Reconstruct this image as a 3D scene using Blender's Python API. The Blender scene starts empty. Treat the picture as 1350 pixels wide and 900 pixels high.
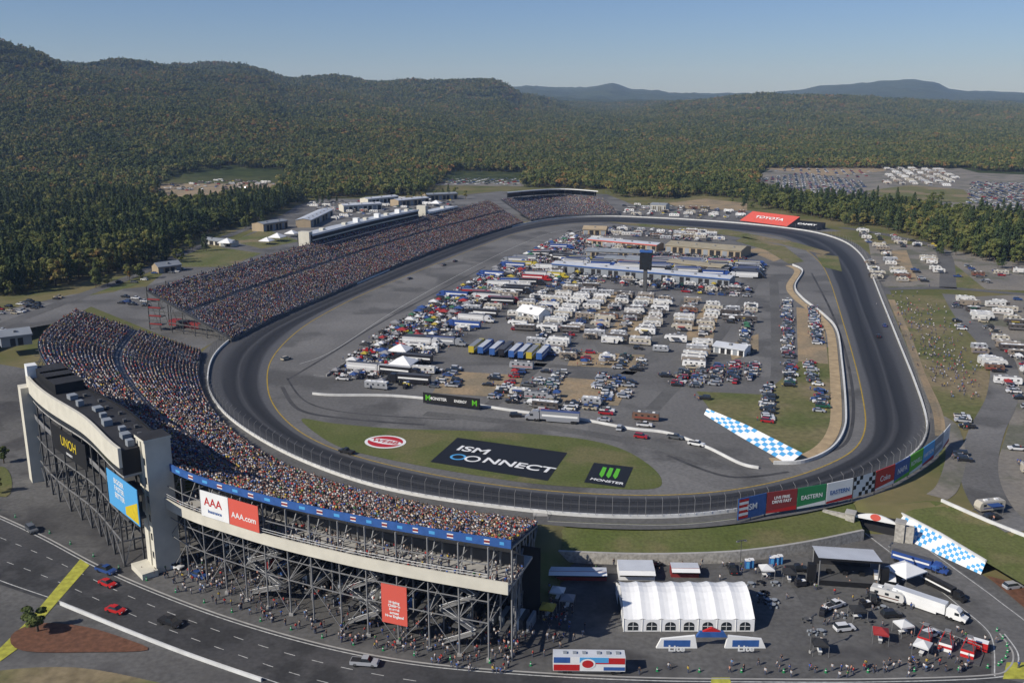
import bpy,bmesh,math,random
import numpy as np
from mathutils import Vector,Matrix
random.seed(7); rng=np.random.default_rng(7)
scn=bpy.context.scene
# ---------------------------------------------------------------- survey: aerial camera 110 m up
F=1250.;CH=110.;PIT=math.atan(310/F); cp=math.cos(PIT); sp=math.sin(PIT)
def P(u,v,z=0.):
    a=(u-675)/F; b=(450-v)/F
    t=(z-CH)/(-sp+b*cp)
    return Vector((a*t,(cp+b*sp)*t,z))
def PL(l,z=0.): return [P(u,v,z) for u,v in l]
AX=math.radians(15.5); A=Vector((math.sin(AX),math.cos(AX),0)); B=Vector((math.cos(AX),-math.sin(AX),0))
# ---------------------------------------------------------------- materials
def nt(name):
    m=bpy.data.materials.new(name); m.use_nodes=True
    n=m.node_tree; b=n.nodes['Principled BSDF']; return m,n,b
def mat(name,col,rough=.85,var=0.,scale=1.,var2=0.,scale2=.05,metal=0.,bump=0.,spec=.3):
    m,n,b=nt(name); b.inputs['Roughness'].default_value=rough; b.inputs['Metallic'].default_value=metal
    b.inputs['Specular IOR Level'].default_value=spec
    b.inputs['Base Color'].default_value=(*col,1)
    geo=n.nodes.new('ShaderNodeNewGeometry')
    last=None
    if var>0 or var2>0:
        cur=None
        for v,s in ((var,scale),(var2,scale2)):
            if v<=0: continue
            t=n.nodes.new('ShaderNodeTexNoise'); t.inputs['Scale'].default_value=s; t.inputs['Detail'].default_value=5
            n.links.new(geo.outputs['Position'],t.inputs['Vector'])
            mr=n.nodes.new('ShaderNodeMapRange'); mr.inputs[1].default_value=.3; mr.inputs[2].default_value=.7
            mr.inputs[3].default_value=1-v; mr.inputs[4].default_value=1+v
            n.links.new(t.outputs['Fac'],mr.inputs[0])
            if cur is None: cur=mr.outputs[0]
            else:
                mm=n.nodes.new('ShaderNodeMath'); mm.operation='MULTIPLY'
                n.links.new(cur,mm.inputs[0]); n.links.new(mr.outputs[0],mm.inputs[1]); cur=mm.outputs[0]
            last=t
        vm=n.nodes.new('ShaderNodeVectorMath'); vm.operation='SCALE'; vm.inputs[0].default_value=col
        n.links.new(cur,vm.inputs['Scale']); n.links.new(vm.outputs[0],b.inputs['Base Color'])
        if bump>0:
            bp=n.nodes.new('ShaderNodeBump'); bp.inputs['Strength'].default_value=bump
            n.links.new(last.outputs['Fac'],bp.inputs['Height']); n.links.new(bp.outputs[0],b.inputs['Normal'])
    return m
def mat_mix(name,c1,c2,scale,lo=.45,hi=.55,rough=.9,fine=.25,fscale=1.5,c3=None,scale3=.01,cracks=0.):
    m,n,b=nt(name); b.inputs['Roughness'].default_value=rough; b.inputs['Specular IOR Level'].default_value=.2
    geo=n.nodes.new('ShaderNodeNewGeometry')
    def noise(s,d=6):
        t=n.nodes.new('ShaderNodeTexNoise'); t.inputs['Scale'].default_value=s; t.inputs['Detail'].default_value=d
        n.links.new(geo.outputs['Position'],t.inputs['Vector']); return t.outputs['Fac']
    def rm(x,a,c,d,e):
        mr=n.nodes.new('ShaderNodeMapRange'); 
        for i,q in enumerate((a,c,d,e)): mr.inputs[i+1].default_value=q
        n.links.new(x,mr.inputs[0]); return mr.outputs[0]
    mx=n.nodes.new('ShaderNodeMixRGB'); mx.inputs[1].default_value=(*c1,1); mx.inputs[2].default_value=(*c2,1)
    n.links.new(rm(noise(scale),lo,hi,0,1),mx.inputs[0]); out=mx.outputs[0]
    if c3:
        m3=n.nodes.new('ShaderNodeMixRGB'); m3.inputs[2].default_value=(*c3,1); n.links.new(out,m3.inputs[1])
        n.links.new(rm(noise(scale3),.52,.6,0,1),m3.inputs[0]); out=m3.outputs[0]
    if cracks:   # paving panels: patches of slightly different age with dark tar seams
        vo=n.nodes.new('ShaderNodeTexVoronoi'); vo.distance='CHEBYCHEV'; vo.inputs['Scale'].default_value=.035; vo.inputs['Randomness'].default_value=.8
        n.links.new(geo.outputs['Position'],vo.inputs['Vector']); sc=n.nodes.new('ShaderNodeSeparateXYZ'); n.links.new(vo.outputs['Color'],sc.inputs[0])
        v1=n.nodes.new('ShaderNodeVectorMath'); v1.operation='SCALE'; n.links.new(out,v1.inputs[0]); n.links.new(rm(sc.outputs[0],0,1,1-cracks,1+cracks),v1.inputs['Scale']); out=v1.outputs[0]
    vm=n.nodes.new('ShaderNodeVectorMath'); vm.operation='SCALE'
    n.links.new(out,vm.inputs[0]); n.links.new(rm(noise(fscale),.3,.7,1-fine,1+fine),vm.inputs['Scale'])
    n.links.new(vm.outputs[0],b.inputs['Base Color']); return m
def mat_rand(name,cols,rough=.4,spec=.5):
    m,n,b=nt(name); b.inputs['Roughness'].default_value=rough; b.inputs['Specular IOR Level'].default_value=spec
    oi=n.nodes.new('ShaderNodeObjectInfo'); r=n.nodes.new('ShaderNodeValToRGB'); r.color_ramp.interpolation='CONSTANT'
    e=r.color_ramp.elements; k=len(cols)
    tot=sum(c[1] for c in cols); acc=0
    while len(e)<k: e.new(.5)
    pos=[]
    for c,w in cols: pos.append(acc/tot); acc+=w
    for i in range(k): e[i].position=pos[i]
    for i in range(k): e[i].color=(*cols[i][0],1)
    n.links.new(oi.outputs['Random'],r.inputs[0]); n.links.new(r.outputs[0],b.inputs['Base Color']); return m
M={}
M['white']=mat('white_paint',(.74,.74,.72),.5,.05,.3)
M['cream']=mat('cream_panel',(.58,.55,.46),.7,.08,.3)
M['black']=mat('black_paint',(.012,.012,.013),.6)
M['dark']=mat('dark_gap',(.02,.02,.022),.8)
M['glass']=mat('window_glass',(.02,.025,.03),.12,spec=.6)
M['roofblk']=mat('roof_membrane',(.025,.025,.027),.85,.3,.2)
M['steel']=mat('galvanised_steel',(.20,.20,.20),.55,.1,.5)
M['dsteel']=mat('dark_steel',(.08,.08,.08),.6,.1,.5)
M['red']=mat('red_paint',(.45,.02,.02),.45)
M['dred']=mat('dark_red_paint',(.22,.03,.03),.6)
M['coral']=mat('coral_panel',(.60,.10,.07),.6)
M['blue']=mat('blue_panel',(.035,.10,.30),.5,.15,.6)
M['lblue']=mat('light_blue_panel',(.08,.33,.62),.5)
M['yellow']=mat('yellow_paint',(.55,.42,.02),.6,.15,1.)
M['yline']=mat('yellow_line',(.35,.24,.03),.8,.3,1.)
M['roadyel']=mat('road_yellow_paint',(.36,.35,.05),.8,.3,.6)
M['wline']=mat('white_road_line',(.45,.45,.43),.8,.3,1.)
M['green']=mat('green_paint',(.10,.42,.02),.5)
M['fgreen']=mat('forest_green_panel',(.02,.20,.07),.5)
M['tyre']=mat('tyre_rubber',(.015,.015,.015),.8)
M['conc']=mat('concrete',(.34,.33,.31),.9,.15,.3)
M['concw']=mat('white_concrete_wall',(.60,.60,.58),.7,.12,.3)
M['stand']=mat('aluminium_bleacher',(.13,.135,.145),.6,.15,.3)
M['sandst']=mat('sand_strip',(.36,.27,.16),.95,.2,.3)
M['stone']=mat('stone_wall',(.36,.34,.30),.95,.3,1.2,bump=.5)
M['roofw']=mat('white_metal_roof',(.50,.52,.55),.4,.1,.2)
M['roofg']=mat('grey_metal_roof',(.24,.26,.28),.5,.1,.2)
M['tan']=mat('tan_wall',(.34,.27,.18),.8,.1,.2)
M['mast']=mat('tan_roof',(.30,.265,.19),.8,.1,.2)
M['tent']=mat('tent_fabric',(.76,.76,.75),.6,.05,.5)
M['bark']=mat('tree_bark',(.08,.06,.045),.95)
M['brown']=mat('bark_mulch',(.13,.06,.035),.95,.3,.8)
M['infield']=mat_mix('weathered_asphalt_paddock',(.125,.122,.118),(.16,.156,.15),.02,.4,.62,.9,.16,.8,(.095,.093,.09),.03,.09)
M['walk']=mat_mix('perimeter_asphalt',(.095,.093,.09),(.12,.118,.113),.05,.4,.62,.9,.16,.8)
M['plaza']=mat_mix('plaza_asphalt',(.088,.086,.083),(.12,.117,.112),.03,.4,.62,.9,.2,.8,(.065,.063,.062),.05,.12)
M['road']=mat_mix('road_asphalt',(.05,.05,.052),(.07,.069,.07),.05,.4,.6,.9,.18,1.,(.04,.04,.041),.08)
M['lot']=mat_mix('gravel_lot',(.16,.15,.135),(.21,.19,.16),.03,.4,.6,.95,.18,.6,(.12,.12,.09),.04)
M['dirt']=mat_mix('sandy_dirt',(.31,.23,.14),(.22,.18,.12),.06,.4,.6,.95,.2,.8)
M['grass']=mat_mix('mown_grass',(.08,.10,.026),(.11,.118,.042),.06,.35,.65,.95,.22,1.2,(.135,.125,.055),.04)
M['grassdry']=mat_mix('dry_grass',(.095,.11,.035),(.15,.135,.062),.03,.4,.6,.95,.25,.5,(.20,.16,.095),.02)
carcols=[((.62,.62,.62),18),((.35,.36,.38),14),((.02,.02,.022),24),((.10,.105,.11),15),((.33,.015,.02),8),((.03,.07,.22),9),((.38,.33,.24),5),((.02,.09,.05),3),((.7,.7,.68),7)]
M['carpaint']=mat_rand('car_paint',carcols,.25,.6)
M['rvpaint']=mat_rand('rv_shell',[((.60,.59,.56),24),((.46,.42,.34),16),((.24,.20,.16),12),((.72,.72,.71),14),((.07,.06,.055),13),((.30,.31,.33),11),((.16,.09,.06),5)],.4)
M['rvroof']=mat_rand('rv_roof',[((.50,.50,.48),6),((.36,.34,.30),6),((.22,.21,.20),5),((.66,.66,.65),3),((.12,.12,.12),2)],.6)
M['rvstripe']=mat_rand('rv_stripe',[((.12,.05,.03),2),((.03,.05,.2),2),((.3,.25,.18),2),((.2,.2,.2),2),((.3,.02,.02),1)],.5)
M['haulpaint']=mat_rand('hauler_paint',[((.02,.02,.025),8),((.55,.55,.55),4),((.03,.07,.25),3),((.35,.02,.02),2),((.45,.36,.04),1),((.25,.26,.28),3)],.3)
M['haulroof']=mat_rand('hauler_roof',[((.42,.42,.42),3),((.07,.07,.075),8),((.22,.23,.25),4),((.05,.07,.18),2)],.5)
M['canopy']=mat_rand('canopy_fabric',[((.60,.60,.59),5),((.02,.06,.20),4),((.28,.02,.02),3),((.02,.02,.02),7),((.38,.29,.03),2),((.03,.12,.06),2),((.22,.22,.23),5)],.7)
shirt=[((.44,.44,.44),19),((.035,.035,.04),18),((.34,.03,.03),12),((.04,.09,.28),11),((.17,.17,.18),14),((.58,.56,.53),8),((.44,.22,.16),4),((.40,.30,.05),4),((.13,.22,.37),8),((.05,.15,.06),3),((.27,.22,.17),7)]
M['shirt']=mat_rand('shirt_fabric',shirt,.9,.1)
M['skin']=mat('skin',(.42,.25,.17),.7); M['hair']=mat('hair',(.06,.04,.028),.8)
M['jeans']=mat('denim',(.07,.08,.12),.9)
# ---------------------------------------------------------------- mesh builder
class MB:
    def __init__(s): s.v=[];s.f=[];s.m=[];s.mats=[]
    def mi(s,k):
        k=M[k] if isinstance(k,str) else k
        if k not in s.mats: s.mats.append(k)
        return s.mats.index(k)
    def poly(s,pts,m):
        b=len(s.v); s.v+= [tuple(p) for p in pts]; s.f.append(tuple(range(b,b+len(pts)))); s.m.append(s.mi(m))
    def hexa(s,c,m,top=None,side=None):
        b=len(s.v); s.v+=[tuple(p) for p in c]
        fs=[(3,2,1,0),(4,5,6,7),(0,1,5,4),(1,2,6,5),(2,3,7,6),(3,0,4,7)]
        for i,f in enumerate(fs):
            s.f.append(tuple(b+j for j in f)); s.m.append(s.mi((top or m) if i==1 else (side or m)))
    def box(s,x0,x1,y0,y1,z0,z1,m,top=None):
        s.hexa([(x0,y0,z0),(x1,y0,z0),(x1,y1,z0),(x0,y1,z0),(x0,y0,z1),(x1,y0,z1),(x1,y1,z1),(x0,y1,z1)],m,top)
    def prism(s,prof,y0,y1,m,top=None):   # profile in xz
        n=len(prof); b=len(s.v); zm=max(z for x,z in prof)
        s.v+=[(x,y0,z) for x,z in prof]+[(x,y1,z) for x,z in prof]
        s.f.append(tuple(range(b,b+n))); s.f.append(tuple(range(b+2*n-1,b+n-1,-1))); s.m+=[s.mi(m)]*2
        for i in range(n):
            j=(i+1)%n; s.f.append((b+j,b+i,b+n+i,b+n+j)); s.m.append(s.mi(top if top and prof[i][1]>zm-.01 and prof[j][1]>zm-.01 else m))
    def beam(s,p,q,r,m,r2=None,n=4):
        p=Vector(p);q=Vector(q);d=(q-p)
        if d.length<1e-6:return
        d.normalize(); a=d.orthogonal() if abs(d.z)>.99 else d.cross(Vector((0,0,1))); a.normalize(); c=d.cross(a)
        r2=r if r2 is None else r2; b=len(s.v)
        for o,rr in ((p,r),(q,r2)):
            for i in range(n):
                t=2*math.pi*(i+.5)/n; s.v.append(tuple(o+a*math.cos(t)*rr+c*math.sin(t)*rr))
        k=s.mi(m)
        for i in range(n):
            j=(i+1)%n; s.f.append((b+i,b+j,b+n+j,b+n+i)); s.m.append(k)
        s.f.append(tuple(b+n+i for i in range(n))); s.m.append(k); s.f.append(tuple(b+n-1-i for i in range(n))); s.m.append(k)
    def wheel(s,x,y,r,w,m='tyre'): s.beam((x,y-w/2,r),(x,y+w/2,r),r,m,n=12)
    def obox(s,c,dx,w,h,l,m,top=None): # oriented box: centre base c, dir dx, length l, width w
        dx=Vector(dx).normalized(); dy=Vector((-dx.y,dx.x,0)); c=Vector(c)
        q=[c-dx*l/2-dy*w/2,c+dx*l/2-dy*w/2,c+dx*l/2+dy*w/2,c-dx*l/2+dy*w/2]
        s.hexa(q+[p+Vector((0,0,h)) for p in q],m,top)
    def mesh(s,name):
        me=bpy.data.meshes.new(name); me.from_pydata(s.v,[],s.f)
        for k in s.mats: me.materials.append(k)
        me.polygons.foreach_set('material_index',s.m); me.update(); return me
    def obj(s,name,parent=None,loc=None,rot=0):
        o=bpy.data.objects.new(name,s.mesh(name)); scn.collection.objects.link(o)
        if parent: o.parent=parent
        if loc is not None: o.location=loc
        o.rotation_euler[2]=rot
        return o
def empty(name,loc=(0,0,0),rot=0):
    o=bpy.data.objects.new(name,None); scn.collection.objects.link(o); o.location=loc; o.rotation_euler[2]=rot; return o
def crom(pts,n=10,closed=False):
    out=[];N=len(pts); rngi=range(N if closed else N-1)
    for i in rngi:
        if closed: p=[pts[(i+k-1)%N] for k in range(4)]
        else: p=[pts[max(0,i-1)],pts[i],pts[i+1],pts[min(N-1,i+2)]]
        for k in range(n):
            t=k/n; out.append(.5*((2*p[1])+(p[2]-p[0])*t+(2*p[0]-5*p[1]+4*p[2]-p[3])*t*t+(3*p[1]-p[0]-3*p[2]+p[3])*t**3))
    if not closed: out.append(pts[-1].copy())
    return out
def resample(pts,n,closed=False):
    a=np.array([tuple(p) for p in (pts+[pts[0]] if closed else pts)]); d=np.r_[0,np.cumsum(np.linalg.norm(np.diff(a,axis=0),axis=1))]
    s=np.linspace(0,d[-1],n+1 if closed else n); r=np.stack([np.interp(s,d,a[:,k]) for k in range(3)],1)
    if closed: r=r[:-1]
    return [Vector(x) for x in r]
def smoothc(pts,it=3):
    a=np.array([tuple(p) for p in pts])
    for _ in range(it): a=(np.roll(a,1,0)+2*a+np.roll(a,-1,0))/4
    return [Vector(x) for x in a]
def length(pts): return sum((pts[i+1]-pts[i]).length for i in range(len(pts)-1))
def norms(pts,closed=False):
    N=len(pts);o=[]
    for i in range(N):
        a=pts[(i-1)%N] if closed or i>0 else pts[i]; b=pts[(i+1)%N] if closed or i<N-1 else pts[i]
        d=b-a; d.z=0; d.normalize(); o.append(Vector((d.y,-d.x,0)))   # right-hand side
    return o
def sheet(name,pts,z,m):
    bm=bmesh.new(); vs=[bm.verts.new((p[0],p[1],z)) for p in pts]; f=bm.faces.new(vs); bm.normal_update()
    if f.normal.z<0: f.normal_flip()
    bmesh.ops.triangulate(bm,faces=[f]); me=bpy.data.meshes.new(name); bm.to_mesh(me); bm.free()
    me.materials.append(M[m]); o=bpy.data.objects.new(name,me); scn.collection.objects.link(o); return o
def ribbon(mb,pts,w,z,m,closed=False,off=0):
    nn=norms(pts,closed);N=len(pts)
    L=[p+n*(off-w/2) for p,n in zip(pts,nn)]; R=[p+n*(off+w/2) for p,n in zip(pts,nn)]
    for i in range(N if closed else N-1):
        j=(i+1)%N
        q=[Vector(L[i]),Vector(R[i]),Vector(R[j]),Vector(L[j])]
        for k in q: k.z=z
        mb.poly(q,m)
def wallm(mb,pts,h,t,m,z=None,closed=False,top=None):
    nn=norms(pts,closed);N=len(pts)
    for i in range(N if closed else N-1):
        j=(i+1)%N
        q=[pts[i]-nn[i]*t/2,pts[i]+nn[i]*t/2,pts[j]+nn[j]*t/2,pts[j]-nn[j]*t/2]
        q=[Vector((a.x,a.y,a.z if z is None else z)) for a in q]
        mb.hexa(q+[a+Vector((0,0,h)) for a in q],m,top)
def stripm(mb,Aa,Bb,m):
    for i in range(len(Aa)-1): mb.poly([Aa[i],Bb[i],Bb[i+1],Aa[i+1]],m)
def text(name,s,loc,xd,yd,size,m,parent=None,bold=.0,sx=1.):
    c=bpy.data.curves.new(name,'FONT'); c.body=s; c.size=size; c.align_x='CENTER'; c.align_y='CENTER'; c.offset=bold; c.extrude=.01
    c.materials.append(M[m]); o=bpy.data.objects.new(name,c); scn.collection.objects.link(o)
    xd=Vector(xd).normalized(); yd=Vector(yd); yd=(yd-xd*yd.dot(xd)).normalized(); zd=xd.cross(yd)
    mm=Matrix((xd*sx,yd,zd)).transposed().to_4x4(); mm.translation=Vector(loc); o.matrix_world=mm
    if parent: o.parent=parent; o.matrix_parent_inverse=parent.matrix_basis.inverted()
    return o
# ---------------------------------------------------------------- grandstand control curves
NS_b=crom(PL([(100,408),(50,450),(95,520),(170,570),(230,618),(330,652),(450,680),(560,700),(675,718)],22),16)
NS_f=crom(PL([(265,462),(262,495),(278,537),(310,572),(360,606),(440,638),(530,661),(620,678),(708,690)],1.5),16)
n_ns=len(NS_b)
# ---------------------------------------------------------------- terrain
lowpx=[(1240,664),(1180,668),(1140,668),(1120,655),(1060,668),(980,682),(900,691),(820,692),(740,690)]
low=[Vector((420,-300,0)),Vector((420,170,0)),P(1500,790),P(1350,712)]+PL(lowpx)
for i in (n_ns-1,112,96,80,64,48,32,16,0): low.append(NS_b[i]*.5+NS_f[i]*.5)
low+=[P(60,425),P(-100,440),P(-500,470),Vector((-420,-300,0))]
LW=np.array([(p.x,p.y) for p in low])
def sdist(x,y):
    d=np.full(x.shape,1e9); ins=np.zeros(x.shape,bool); n=len(LW)
    for i in range(n):
        a=LW[i];b=LW[(i+1)%n]; e=b-a; t=np.clip(((x-a[0])*e[0]+(y-a[1])*e[1])/(e@e),0,1)
        d=np.minimum(d,np.hypot(x-a[0]-t*e[0],y-a[1]-t*e[1]))
        c=((a[1]>y)!=(b[1]>y)); 
        with np.errstate(divide='ignore',invalid='ignore'):
            xi=a[0]+(y-a[1])/(e[1] if e[1]!=0 else 1e-9)*e[0]
        ins^=c&(x<xi)
    return np.where(ins,d,-d)
UC=np.array([-300,0,60,110,200,330,400,500,650,690,760,800,830,900,1000,1040,1100,1170,1210,1240,1350,1600.])
YR=np.array([1150,1400,1700,2300,3000,3800,5000,8000,12000,15500.])
T={-300:[0,10,60,160,300,310,360,380,350,200],0:[0,8,45,140,290,310,340,350,300,100],60:[0,5,40,130,255,285,330,350,300,100],110:[0,3,36,120,205,255,300,330,300,100],
200:[0,0,30,110,165,262,290,300,250,100],330:[0,0,22,85,120,225,292,270,250,100],400:[0,0,18,60,90,170,240,250,240,100],500:[0,0,10,50,80,130,215,230,250,100],
650:[0,0,5,25,45,110,225,200,300,100],690:[0,0,3,20,40,70,140,200,340,100],760:[0,0,0,14,35,50,80,170,318,100],800:[0,0,0,10,25,50,65,160,378,100],830:[0,0,0,10,25,45,78,160,310,100],
900:[0,0,0,10,30,65,112,150,262,100],1000:[0,0,0,10,30,75,148,150,255,100],1040:[0,0,0,10,28,70,145,150,290,100],1100:[0,0,0,9,25,60,138,150,372,100],1170:[0,0,0,8,20,50,122,150,425,100],
1210:[0,0,0,8,20,45,110,150,395,100],1240:[0,0,0,8,18,42,102,150,290,100],1350:[0,0,0,8,15,35,75,150,262,100],1600:[0,0,0,8,15,35,70,150,240,100]}
TT=np.array([T[int(u)] for u in UC],float)
def sm(t): return t*t*(3-2*t)
ph=rng.uniform(0,6.28,(40,)); kd=rng.uniform(0,6.28,40)
def fnoise(x,y,wl,s0=0,n=6):
    r=0
    for i in range(n):
        k=2*math.pi/(wl*(1.0 if i%2 else .6)); a=kd[s0+i]; r=r+np.sin(k*(x*math.cos(a)+y*math.sin(a))+ph[s0+i]+1.3*np.sin(k*.43*(x*math.sin(a)-y*math.cos(a))+ph[s0+i+1]))
    return r/n
def terr(x,y):
    x=np.asarray(x,float);y=np.asarray(y,float)
    u=np.clip(x/np.maximum(y,300)*F*1.0+675,-300,1599.9); yy=np.clip(y,1150,15499)
    iu=np.clip(np.searchsorted(UC,u,side='right')-1,0,len(UC)-2); iy=np.clip(np.searchsorted(YR,yy,side='right')-1,0,len(YR)-2)
    tu=sm((u-UC[iu])/(UC[iu+1]-UC[iu])); ty=sm((yy-YR[iy])/(YR[iy+1]-YR[iy]))
    z=(TT[iu,iy]*(1-tu)+TT[iu+1,iy]*tu)*(1-ty)+(TT[iu,iy+1]*(1-tu)+TT[iu+1,iy+1]*tu)*ty
    w=np.clip((y-1500)/1200,0,1)
    rid=1-2*np.abs(fnoise(x,y,1300,4)); 
    z=z+w*(fnoise(x,y,1500)*16+rid*24-20+fnoise(x,y,520,10)*18+fnoise(x,y,230,20)*5)*np.clip(z/190,.16,1)
    z=z-5*sm(np.clip((sdist(x,y))/6.,0,1))
    return z
def axis(lo,hi,step,end,g):
    a=list(np.arange(lo,hi,step)); s=step
    while a[-1]<end: s=max(step,(a[-1]-lo)*g); a.append(a[-1]+s)
    return a
xp=axis(0,300,3,10500,.025); xs=np.array([-q for q in xp[:0:-1]]+xp)
ys=np.array([-300,-200,-100,0,50,80]+[100+q for q in axis(0,400,3,15200,.015)])
X,Y=np.meshgrid(xs,ys); Z=terr(X,Y)
nx,ny=len(xs),len(ys)
idx=np.arange(nx*ny).reshape(ny,nx)
fc=np.stack([idx[:-1,:-1],idx[:-1,1:],idx[1:,1:],idx[1:,:-1]],-1).reshape(-1,4)
me=bpy.data.meshes.new('terrain'); me.vertices.add(nx*ny); me.vertices.foreach_set('co',np.stack([X,Y,Z],-1).ravel())
me.loops.add(fc.size); me.loops.foreach_set('vertex_index',fc.ravel().astype(np.int32)); me.polygons.add(len(fc))
me.polygons.foreach_set('loop_start',np.arange(0,fc.size,4,dtype=np.int32)); me.update(calc_edges=True); me.validate()
me.polygons.foreach_set('use_smooth',[True]*len(me.polygons))
m,n,b=nt('terrain_ground'); b.inputs['Roughness'].default_value=1; b.inputs['Specular IOR Level'].default_value=.1
geo=n.nodes.new('ShaderNodeNewGeometry'); sx=n.nodes.new('ShaderNodeSeparateXYZ'); n.links.new(geo.outputs['Position'],sx.inputs[0])
def nz(s,d=6):
    t=n.nodes.new('ShaderNodeTexNoise'); t.inputs['Scale'].default_value=s; t.inputs['Detail'].default_value=d; n.links.new(geo.outputs['Position'],t.inputs['Vector']); return t.outputs['Fac']
def rmp(x,a,c,d=0,e=1):
    mr=n.nodes.new('ShaderNodeMapRange')
    for i,q in enumerate((a,c,d,e)): mr.inputs[i+1].default_value=q
    n.links.new(x,mr.inputs[0]); return mr.outputs[0]
def mixc(f,a,c):
    mx=n.nodes.new('ShaderNodeMixRGB')
    n.links.new(f,mx.inputs[0])
    for i,q in ((1,a),(2,c)):
        if isinstance(q,tuple): mx.inputs[i].default_value=(*q,1)
        else: n.links.new(q,mx.inputs[i])
    return mx.outputs[0]
g=mixc(rmp(nz(.02),.42,.58),(.085,.10,.03),(.18,.15,.075)); g=mixc(rmp(nz(.3),.3,.8),g,(.13,.12,.055))
fo=mixc(rmp(nz(.004),.4,.6),(.045,.06,.02),(.065,.075,.025)); fo=mixc(rmp(nz(.05),.35,.65),fo,(.022,.033,.012))
n.links.new(mixc(rmp(sx.outputs['Y'],1300,1500),g,fo),b.inputs['Base Color'])
me.materials.append(m); ter=bpy.data.objects.new('terrain',me); scn.collection.objects.link(ter)
# ---------------------------------------------------------------- track
outer=resample(smoothc(resample(crom(PL([(275,500),(283,470),(310,445),(350,425),(410,400),(480,371),(560,337),(620,315),(690,296),(740,288),(800,285.5),(870,288),(940,292),(1010,298),(1070,306),(1110,318),(1133,335),(1147,360),(1163,400),(1183,450),(1203,500),(1218,545),(1220,570),(1210,592),(1185,612),(1130,640),(1060,658),(980,672),(900,681),(820,682),(740,678),(650,668),(560,655),(480,637),(400,608),(340,577),(300,548),(280,522)]),8,True),400,True),3),400,True)
inner=resample(smoothc(resample(crom(PL([(352,500),(358,530),(385,562),(430,588),(500,610),(600,631),(700,645),(800,652),(880,653),(960,647),(1040,631),(1100,609),(1130,590),(1141,565),(1140,540),(1130,490),(1113,430),(1094,370),(1080,345),(1055,325),(1020,311),(960,304),(900,299),(840,295),(780,294),(730,298),(680,308),(620,330),(540,362),(470,392),(410,424),(377,450),(357,475)]),8,True),600,True),3),1200,True)
ia=np.array([(p.x,p.y) for p in inner]); oin=[]
for p in outer:
    k=int(np.argmin((ia[:,0]-p.x)**2+(ia[:,1]-p.y)**2)); oin.append(inner[k])
oin=smoothc(oin,6)
m,n,b=nt('racing_asphalt'); b.inputs['Roughness'].default_value=.7; b.inputs['Specular IOR Level'].default_value=.3
uvn=n.nodes.new('ShaderNodeUVMap'); uvn.uv_map='UV'; s2=n.nodes.new('ShaderNodeSeparateXYZ'); n.links.new(uvn.outputs[0],s2.inputs[0])
mp=n.nodes.new('ShaderNodeMapping'); mp.inputs['Scale'].default_value=(.35,9,1); n.links.new(uvn.outputs[0],mp.inputs[0])
tn=n.nodes.new('ShaderNodeTexNoise'); tn.inputs['Scale'].default_value=1; tn.inputs['Detail'].default_value=4; n.links.new(mp.outputs[0],tn.inputs['Vector'])
r=n.nodes.new('ShaderNodeValToRGB'); e=r.color_ramp.elements
e[0].position=0; e[0].color=(.10,.098,.096,1); e[1].position=1; e[1].color=(.085,.083,.082,1)
for p_,c_ in ((.14,.085),(.2,.032),(.36,.018),(.46,.036),(.5,.06),(.56,.021),(.72,.032),(.82,.068)):
    q=e.new(p_); q.color=(c_,c_,c_*1.03,1)
ad=n.nodes.new('ShaderNodeMath'); ad.operation='MULTIPLY_ADD'; n.links.new(tn.outputs['Fac'],ad.inputs[0]); ad.inputs[1].default_value=.16
n.links.new(s2.outputs['Y'],ad.inputs[2]); sb=n.nodes.new('ShaderNodeMath'); sb.operation='SUBTRACT'; n.links.new(ad.outputs[0],sb.inputs[0]); sb.inputs[1].default_value=.08
n.links.new(sb.outputs[0],r.inputs[0])
gp=n.nodes.new('ShaderNodeNewGeometry'); t2n=n.nodes.new('ShaderNodeTexNoise'); t2n.inputs['Scale'].default_value=.8; t2n.inputs['Detail'].default_value=5; n.links.new(gp.outputs['Position'],t2n.inputs['Vector'])
mr2=n.nodes.new('ShaderNodeMapRange'); mr2.inputs[1].default_value=.3; mr2.inputs[2].default_value=.7; mr2.inputs[3].default_value=.86; mr2.inputs[4].default_value=1.14; n.links.new(t2n.outputs['Fac'],mr2.inputs[0])
vm=n.nodes.new('ShaderNodeVectorMath'); vm.operation='SCALE'; n.links.new(r.outputs[0],vm.inputs[0]); n.links.new(mr2.outputs[0],vm.inputs['Scale']); n.links.new(vm.outputs[0],b.inputs['Base Color'])
N=len(outer); me=bpy.data.meshes.new('race_track'); vs=[];fs=[];uv=[]
K=6
for i in range(N):
    for k in range(K+1): vs.append(tuple(oin[i].lerp(outer[i],k/K)+Vector((0,0,.06))))
for i in range(N):
    j=(i+1)%N
    for k in range(K):
        fs.append((i*(K+1)+k,i*(K+1)+k+1,j*(K+1)+k+1,j*(K+1)+k)); uv+=[(i/10,k/K),(i/10,(k+1)/K),((i+1)/10,(k+1)/K),((i+1)/10,k/K)]
me.from_pydata(vs,[],fs); ul=me.uv_layers.new(name='UV'); ul.data.foreach_set('uv',np.array(uv).ravel()); me.materials.append(m); me.update()
trk=bpy.data.objects.new('race_track',me); scn.collection.objects.link(trk)
onn=norms(outer,True)
c0=sum(outer,Vector())/N
sgn=1 if onn[0].dot(outer[0]-c0)>0 else -1
sheet('infield_pavement',outer,.03,'infield')
mb=MB(); ribbon(mb,oin,.45,.09,'yline',True); mb.obj('track_edge_line')
mb=MB(); wallm(mb,[p+q*sgn*.4 for p,q in zip(outer,onn)],1.0,.5,'concw',z=0,closed=True)
mb.obj('outer_track_wall')
mb=MB(); ribbon(mb,outer,7,.02,'walk',True,off=sgn*4); mb.obj('perimeter_walkway')
mb=MB()
fl=[p+q*sgn*.9 for p,q in zip(outer,onn)]
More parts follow.
